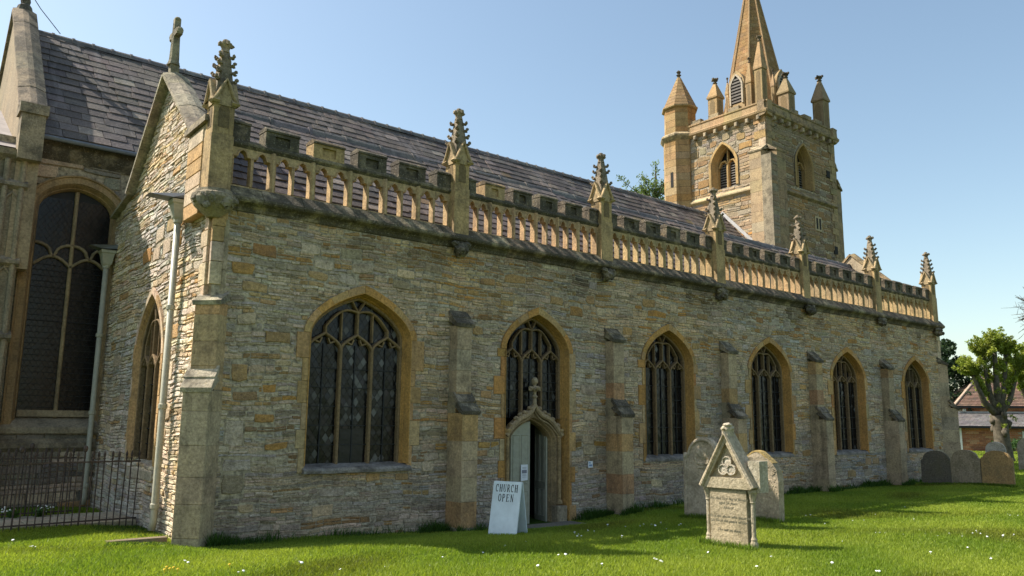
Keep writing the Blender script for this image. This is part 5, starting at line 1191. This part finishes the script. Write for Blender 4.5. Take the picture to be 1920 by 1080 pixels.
# airy tree behind the nave
bk = empty('leafy_tree', (45.4, 26.0, 0), 'airy spring tree just showing behind the nave roof beside the tower', 'tree'); rs = random.Random(8)
tr = MB(None, (.07, .06, .05)); tr.tube([(0, 0, 0), (.2, 0, 8), (0, 0, 15), (.3, 0, 19), (.2, 0, 21.5)], [.45, .35, .2, .12, .03], 8); cents, rads, cols = [], [], []
for _ in range(64):
    z0 = rs.uniform(13, 19.5); a_ = rs.uniform(0, 6.3); L = rs.uniform(1.2, 3.6)*(1.3-(z0-13)/12); q0 = Vector((.1, 0, z0)); q1 = q0+Vector((math.cos(a_)*L, math.sin(a_)*L, L*rs.uniform(.45, .9))); tr.tube([q0, q0.lerp(q1, .5)+Vector((0, 0, -.15)), q1], [.06, .04, .015], 4, cap=False)
    for f in (.55, .8, 1.0): cents.append(q0.lerp(q1, f)); rads.append((.42, .42, .36)); cols.append(vary((.15, .2, .08), .25))
for z_ in (20.3, 21, 21.6): cents.append((.2, 0, z_)); rads.append((.35, .35, .4)); cols.append((.15, .2, .08))
tr.build('trunk', 'bark', bk); tree_mesh(bk, clumps(cents, rads, 46, .1, cols, .1))
# bare twiggy crown at the right edge
bt_ = empty('bare_tree', (66, 7.0, 0), 'bare twiggy tree crown poking in at the right edge', 'tree'); tr = MB(None, (.07, .06, .055)); tr.tube([(0, 0, 0), (0, 0, 7), (0, .2, 10.2)], [.35, .28, .2], 8)
tr.build('trunk', 'bark', bt_); tw = MB(None, (.07, .055, .05)); rs = random.Random(21)
for _ in range(130):
    d = Vector((rs.gauss(0, .7), rs.gauss(0, .7), rs.gauss(.35, .5))).normalized(); L = rs.uniform(1.2, 2.5); q = Vector((0, .2, 10.0)); e = q+d*L
    tw.tube([q, q.lerp(e, .5)+Vector((0, 0, .1)), e], [.05, .03, .012], 4, cap=False)
    for _k in range(3): f = rs.uniform(.4, .9); p_ = q.lerp(e, f); tw.tube([p_, p_+Vector((rs.gauss(0, .35), rs.gauss(0, .35), rs.gauss(.2, .3)))], [.018, .008], 3, cap=False)
tw.build('twigs', 'bark', bt_, kind='stuff')
# shrubs by the house
for (x, y, r_, lab, col) in ((60.5, 8.6, .8, 'green shrub behind the two pale headstones below the brick wall', (.05, .1, .03)), (57.5, 5.0, .9, 'low green shrub by the trunk of the far right pollard', (.05, .1, .03)), (66, 7.6, 1.0, 'dark bush at the foot of the brick wall at the right edge', (.04, .07, .03))):
    s_ = empty('shrub', (x, y, .1), lab, 'shrub'); c_ = [(random.uniform(-r_, r_), random.uniform(-r_, r_), random.uniform(.15, r_*1.1)) for _ in range(12)]; tree_mesh(s_, clumps(c_, [(.4, .4, .35)]*12, 120, .09, [vary(col, .3) for _ in c_], .2), 'foliage')
    MB(None, (.1, .08, .06)).tube([(0, 0, -.1), (0, 0, .5)], [.05, .02], 5).build('stem', 'bark', s_)

# ------------------------------------------------------------------ brick house
hs = empty('brick_house', (66, 11.0, 0), 'small red brick house with hipped tile roof and grey slate lean-to', 'house', rz=R(-52))
BR = (.36, .16, .09)
def brick_face(parent, fr, u0, u1, v0, v1, ex=()):
    b = MB(fr); v = v0; r_ = 0
    while v < v1-.02:
        e = min(v+.15, v1); u_ = u0-(.2 if r_ % 2 else 0)
        while u_ < u1:
            f = min(u_+.44, u1); s0 = max(u_, u0)
            if f-s0 > .03 and not any(s0 < q[1] and f > q[0] and v < q[3] and e > q[2] for q in ex): b.box(s0+.008, f-.008, v+.008, e-.008, -.03, .012, pick([(3, BR), (2, (.42, .2, .11)), (1, (.28, .13, .08)), (1, (.45, .27, .16))]))
            u_ = f
        v = e; r_ += 1
    b.build('brickwork', 'bricks', parent, kind='stuff')
HF = Fr((0, 0, 0), (1, 0, 0), (0, 0, 1)); HU = Fr((0, 3.0, 0), (1, 0, 0), (0, 0, 1))
MB(None, (.3, .24, .18)).box(-3.2, 9, 0, 3, -.3, 1.95).build('lower_wall', 'mortar', hs); MB(None, (.3, .24, .18)).box(-1.6, 9, 3.02, 9, -.3, 3.6).build('wall', 'mortar', hs)
brick_face(hs, HF, -3.1, 9, -.1, 1.95, [(1.6, 2.9, .6, 1.55)]); brick_face(hs, HU, -1.5, 9, 1.9, 3.5)
MB(HF, (.5, .47, .4)).box(-3.22, -2.5, -.1, 1.95, -.02, .02).build('rendered_corner', 'whitewash', hs)
rf = empty('roof'); rf.parent = hs
def tile_slope(P0, P1, P2, P3, rows, colf, mat, name):
    b = MB(); P0, P1, P2, P3 = map(Vector, (P0, P1, P2, P3)); nn = (P1-P0).cross(P3-P0).normalized()
    for k in range(rows):
        a, e = k/rows, (k+1.15)/rows; A0, A1, B0, B1 = P0.lerp(P3, a), P1.lerp(P2, a), P0.lerp(P3, min(1, e)), P1.lerp(P2, min(1, e)); n_ = max(1, int((A1-A0).length/.3))
        for j in range(n_): f0, f1 = j/n_, (j+.97)/n_; b.add([A0.lerp(A1, f0)+nn*.05, A0.lerp(A1, f1)+nn*.05, B0.lerp(B1, f1)+nn*.01, B0.lerp(B1, f0)+nn*.01, A0.lerp(A1, f0), A0.lerp(A1, f1)], [(0, 1, 2, 3), (4, 5, 1, 0)], colf())
    b.build(name, mat, rf, kind='stuff')
tl = lambda: pick([(3, (.17, .115, .092)), (2, (.2, .138, .11)), (1, (.14, .105, .088))])
tile_slope((-2.1, 2.7, 3.5), (9, 2.7, 3.5), (9, 6, 6.1), (.9, 6, 6.1), 22, tl, 'tiles', 'tiling'); tile_slope((-2.1, 9.3, 3.5), (-2.1, 2.7, 3.5), (.9, 6, 6.1), (.9, 6, 6.1), 22, tl, 'tiles', 'tiling')
MB(None, (.6, .58, .55)).tube([(.8, 6, 6.15), (9, 6, 6.15)], .13, 8).build('ridge_capping', 'whitewash', rf); MB(None, (.5, .4, .32)).tube([(-2.1, 2.7, 3.58), (.9, 6, 6.15)], .1, 6).build('hip_capping', 'tiles', rf)
MB(None, (.05, .05, .05)).box(-2.2, 9, 2.6, 2.75, 3.36, 3.5).build('gutter', 'came', rf)
sl_ = lambda: pick([(3, (.2, .2, .21)), (2, (.24, .235, .24)), (1, (.17, .17, .18))])
tile_slope((-3.6, -.4, 1.95), (9, -.4, 1.95), (9, 3, 3.0), (-1.7, 3, 3.0), 12, sl_, 'slate', 'lean_to_slating'); MB(None, (.6, .6, .6)).box(-1.8, 9, 2.9, 3.0, 2.98, 3.1).build('flashing', 'flash', rf)
MB(None, (.05, .05, .05)).box(-3.6, 9, -.5, -.38, 1.82, 1.96).build('gutter', 'came', rf); MB(HF, (.04, .04, .04)).box(-.3, -.1, -.1, 1.85, .02, .12).build('downpipe', 'came', hs)
wn_ = empty('window'); wn_.parent = hs; MB(HF, (.02, .02, .025)).box(1.65, 2.85, .65, 1.5, -.02, .0).build('pane', 'glass', wn_)
fr_ = MB(HF, (.8, .8, .78)); 
for u_ in (1.62, 2.02, 2.25, 2.48, 2.88): fr_.box(u_-.05, u_+.05, .6, 1.55, 0, .06)
for v_ in (.6, 1.08, 1.55): fr_.box(1.57, 2.93, v_-.05, v_+.05, 0, .062)
fr_.build('frame', 'whitewash', wn_)
lamp = MB(HU, (.8, .8, .78)); lamp.box(-1.45, -1.2, 2.9, 3.3, .01, .1, bev=.03); lamp.build('vent_box', 'whitewash', hs)

# ------------------------------------------------------------------ grass, weeds, daisies
def blade_field(n_try, xr, yr, dens_fn, hfn, colf, name, wfac=1.0, keep=None, **kw):
    x = rng.uniform(*xr, n_try); y = rng.uniform(*yr, n_try); d = np.hypot(x, y+13)
    vx = x*CR.x+(y+13)*CR.y; vf = x*CF.x+(y+13)*CF.y; ok = (vf > 4) & (np.abs(vx/np.maximum(vf, .1)*F_PX) < 1030)
    ok &= rng.random(n_try) < dens_fn(x, y, d)
    ok &= ~((x > 4.15) & (y > -.02) & (x < 31.2)) & ~((x > 10.4) & (x < 12.1) & (y > -.92)) & ~((np.hypot((x-11.2)/1.3, (y+1.1)/1.0) < 1) & (rng.random(n_try) < .6)) & ~((y > 2.72) & (y < 4.3) & (x < 4.2))
    if keep is not None: ok &= keep(x, y)
    x, y, d = x[ok], y[ok], d[ok]; n = len(x); h = hfn(x, y, d)*(.55+.9*rng.random(n)); wd = .0065*wfac*np.maximum(1, d/13)*(.7+.6*rng.random(n)); a = rng.uniform(0, 2*np.pi, n); z = gz(x, y)-.005
    lean = rng.normal(0, .45, (n, 2))*h[:, None]
    V = np.empty((n, 3, 3), np.float32); V[:, 0] = np.stack([x-np.cos(a)*wd, y-np.sin(a)*wd, z], 1); V[:, 1] = np.stack([x+np.cos(a)*wd, y+np.sin(a)*wd, z], 1); V[:, 2] = np.stack([x+lean[:, 0], y+lean[:, 1], z+h], 1)
    me = bpy.data.meshes.new(name); me.vertices.add(3*n); me.vertices.foreach_set('co', V.ravel()); me.loops.add(3*n); me.loops.foreach_set('vertex_index', np.arange(3*n, dtype=np.int32)); me.polygons.add(n)
    me.polygons.foreach_set('loop_start', np.arange(n, dtype=np.int32)*3); me.polygons.foreach_set('loop_total', np.full(n, 3, np.int32)); me.update(calc_edges=True)
    col = np.ones((n, 3, 4), np.float32); col[:, :, :3] = colf(x, y, n)[:, None, :]; at = me.attributes.new('tint', 'FLOAT_COLOR', 'POINT'); at.data.foreach_set('color', col.ravel()); me.materials.append(M['blade'])
    o = bpy.data.objects.new(name, me); COL.objects.link(o); tag(o, kind='stuff', **kw); print(name, n)
def patch(x, y): return .5+.25*np.sin(x*1.7+np.sin(y*2.1))+.25*np.sin(y*1.9+1.3*np.sin(x*.9))
def gcol(x, y, n):
    q_ = np.clip(1.6*np.sin(x*.8+np.sin(y*1.1)*1.4)*np.sin(y*.9+x*.33)-.75, 0, 1)[:, None]; p_ = np.clip(patch(x, y)+rng.normal(0, .25, n), 0, 1)[:, None]; c = np.array((.17, .25, .025))*(1-p_)+np.array((.32, .37, .05))*p_; c = c*(1-.55*q_*(rng.random((n, 1)) < .8))+np.array((.02, .0, 0))*q_; return c*(.75+.5*rng.random((n, 1)))
blade_field(2600000, (0, 34), (-11, 6), lambda x, y, d: np.minimum(1, (13/d)**1.6), lambda x, y, d: .035+.03*patch(x*1.4, y*1.4)**2+0*d, gcol, 'grass', 1.15, label='short bright green lawn grass', cat='grass')
blade_field(260000, (34, 75), (-14, 14), lambda x, y, d: 1.0+0*d, lambda x, y, d: .07+0*d, gcol, 'grass', 2.2, label='lawn grass beyond the church end', cat='grass')
def wcol(x, y, n): c = np.array((.06, .12, .02))[None]*(.6+.8*rng.random((n, 1))); return np.repeat(c, 1, 0)
def wk(x, y):
    near = np.full(len(x), 9.0)
    for b in BUT_X: near = np.minimum(near, np.where((np.abs(x-b) < .3), np.abs(y+.58), 9))
    return ((y > -.28) & (y < -.02) & (x > 4.4) & (rng.random(len(x)) < np.clip(.25+.75*np.sin(x*2.3)*np.sin(x*.77+1), .06, 1))) | (near < .07) | ((x < 4.2) & (x > 3.3) & (y > .9) & (y < 2.5) & (rng.random(len(x)) < .35)) | ((x > 3.0) & (x < 4.1) & (y > -.05) & (y < .06))
blade_field(330000, (3, 31), (-.7, 2.6), lambda x, y, d: 1.0+0*d, lambda x, y, d: np.where(x < 4.2, .06, .1+.1*np.sin(x*3.1)**2), wcol, 'long_grass', 1.3, wk, label='tall uncut grass and weeds along the foot of the wall', cat='grass')
def gk(x, y):
    k = np.zeros(len(x), bool)
    for gx, gy in ((10.4, -5.36), (12.8, -3.05), (13.45, -3.8), (27.2, -1.15), (27.25, -2.03), (27.3, -2.92)): k |= (np.abs(x-gx) < .13) & (np.abs(y-gy) < .5)
    return k
blade_field(420000, (10, 28), (-6.2, -.4), lambda x, y, d: 1.0+0*d, lambda x, y, d: .09+0*d, lambda x, y, n: np.array((.13, .2, .025))[None]*(.6+.8*rng.random((n, 1))), 'long_grass', 1.2, gk, label='longer grass left uncut around the feet of the headstones', cat='grass')
# daisies
dm = MB(None, (.85, .85, .82)); dm.lathe((0, 0, .05), [(.004, -.05), (.004, -.004), (.022, 0), (.012, .006)], 8); dm.add([(.006*math.cos(a_), .006*math.sin(a_), .0565) for a_ in np.arange(0, 6.2, 1.05)], [tuple(range(6))]); dme = dm.mesh('daisy', 'petal')
ym = MB(None, (.75, .5, .02)); ym.lathe((0, 0, .06), [(.004, -.06), (.005, -.004), (.02, 0), (.013, .012), (.0, .014)], 8); yme = ym.mesh('dandelion', 'yellow')
def ground_px(X, Y, z=.12):
    d = CF*F_PX+CR*(X-960)-CU*(Y-540); q = CAM+d*((z-CAM.z)/d.z)
    for _ in range(3): zz = float(gz(q.x, q.y)); q = CAM+d*((zz-CAM.z)/d.z)
    return q
DA = [(1100, 998), (1115, 1000), (1140, 988), (1172, 990), (1200, 989), (1205, 987), (1222, 986), (1240, 984), (1250, 995), (1272, 988), (1165, 1010), (1090, 1010), (1085, 1005), (985, 1020), (945, 1028), (1227, 1053), (1232, 1056), (1240, 1057), (1448, 1050), (1643, 1075), (1620, 978), (1650, 1003), (1660, 1002), (1695, 1005), (1725, 998), (1735, 1003), (1715, 977), (1760, 1008), (1780, 1004), (1825, 1003), (1832, 1001), (1838, 1003), (1850, 1010), (1880, 1008), (1900, 1005), (1806, 1009), (1890, 967), (1895, 969), (1910, 970), (1918, 968), (1600, 980), (1697, 953), (1640, 968), (55, 1028), (62, 1030), (68, 1029), (25, 1018), (345, 1058), (352, 1060), (455, 1076), (640, 1073), (805, 1065), (830, 1048), (880, 1062), (905, 1040), (1330, 1040), (1500, 1030), (1560, 1060), (1580, 1018), (1420, 1068), (1130, 1062), (1060, 1045), (1010, 1066), (720, 1068), (560, 1060), (1745, 1040), (1860, 1052), (1815, 1030), (1520, 968), (1545, 985)]
for k, (X, Y) in enumerate(DA):
    for q in range(random.choice((1, 1, 1, 2))):
        p_ = ground_px(X+random.gauss(0, 7)*(q > 0), Y+random.gauss(0, 2)*(q > 0)); o = bpy.data.objects.new('daisy', dme); COL.objects.link(o); o.location = (p_.x, p_.y, float(gz(p_.x, p_.y))); s_ = random.uniform(.6, 1.0)*(1 if p_.x < 12 else .85); o.scale = (s_, s_, s_); o.rotation_euler = (random.uniform(-.5, .3), random.uniform(-.4, .4), random.random()*6)
        tag(o, 'small white daisy in the short lawn grass', 'daisy', 'daisies in the lawn')
for X, Y in ((312, 1073), (318, 1076), (325, 1074), (333, 1077), (308, 1078), (430, 1068)):
    p_ = ground_px(X, Y); o = bpy.data.objects.new('dandelion', yme); COL.objects.link(o); o.location = (p_.x, p_.y, float(gz(p_.x, p_.y))); tag(o, 'small yellow dandelion at the lower edge of the lawn', 'dandelion', 'dandelions in the lawn')
# white flowering plant in the enclosure
for (x, y, lab) in ((2.9, 4.15, 'clump of white flowers behind the railings, right of the pair'), (2.35, 4.2, 'clump of white flowers behind the railings, left of the pair')):
    fl = empty('flowering_plant', (x, y, .1), lab, 'plant'); c_ = [(random.uniform(-.12, .12), random.uniform(-.1, .1), random.uniform(.03, .16)) for _ in range(8)]; tree_mesh(fl, clumps(c_, [(.08, .08, .06)]*8, 30, .03, [(.07, .13, .03)]*8, .2), 'foliage')
    b_ = MB(None, (.85, .85, .82)); [b_.blob((random.uniform(-.14, .14), random.uniform(-.12, .12), random.uniform(.12, .24)), (.018, .018, .012), n=5, m_=3) for _ in range(14)]; b_.build('blossom', 'petal', fl)
tris = sum(len(o.data.loop_triangles) or len(o.data.polygons) for o in bpy.data.objects if o.type == 'MESH'); print('objects', len(bpy.data.objects))
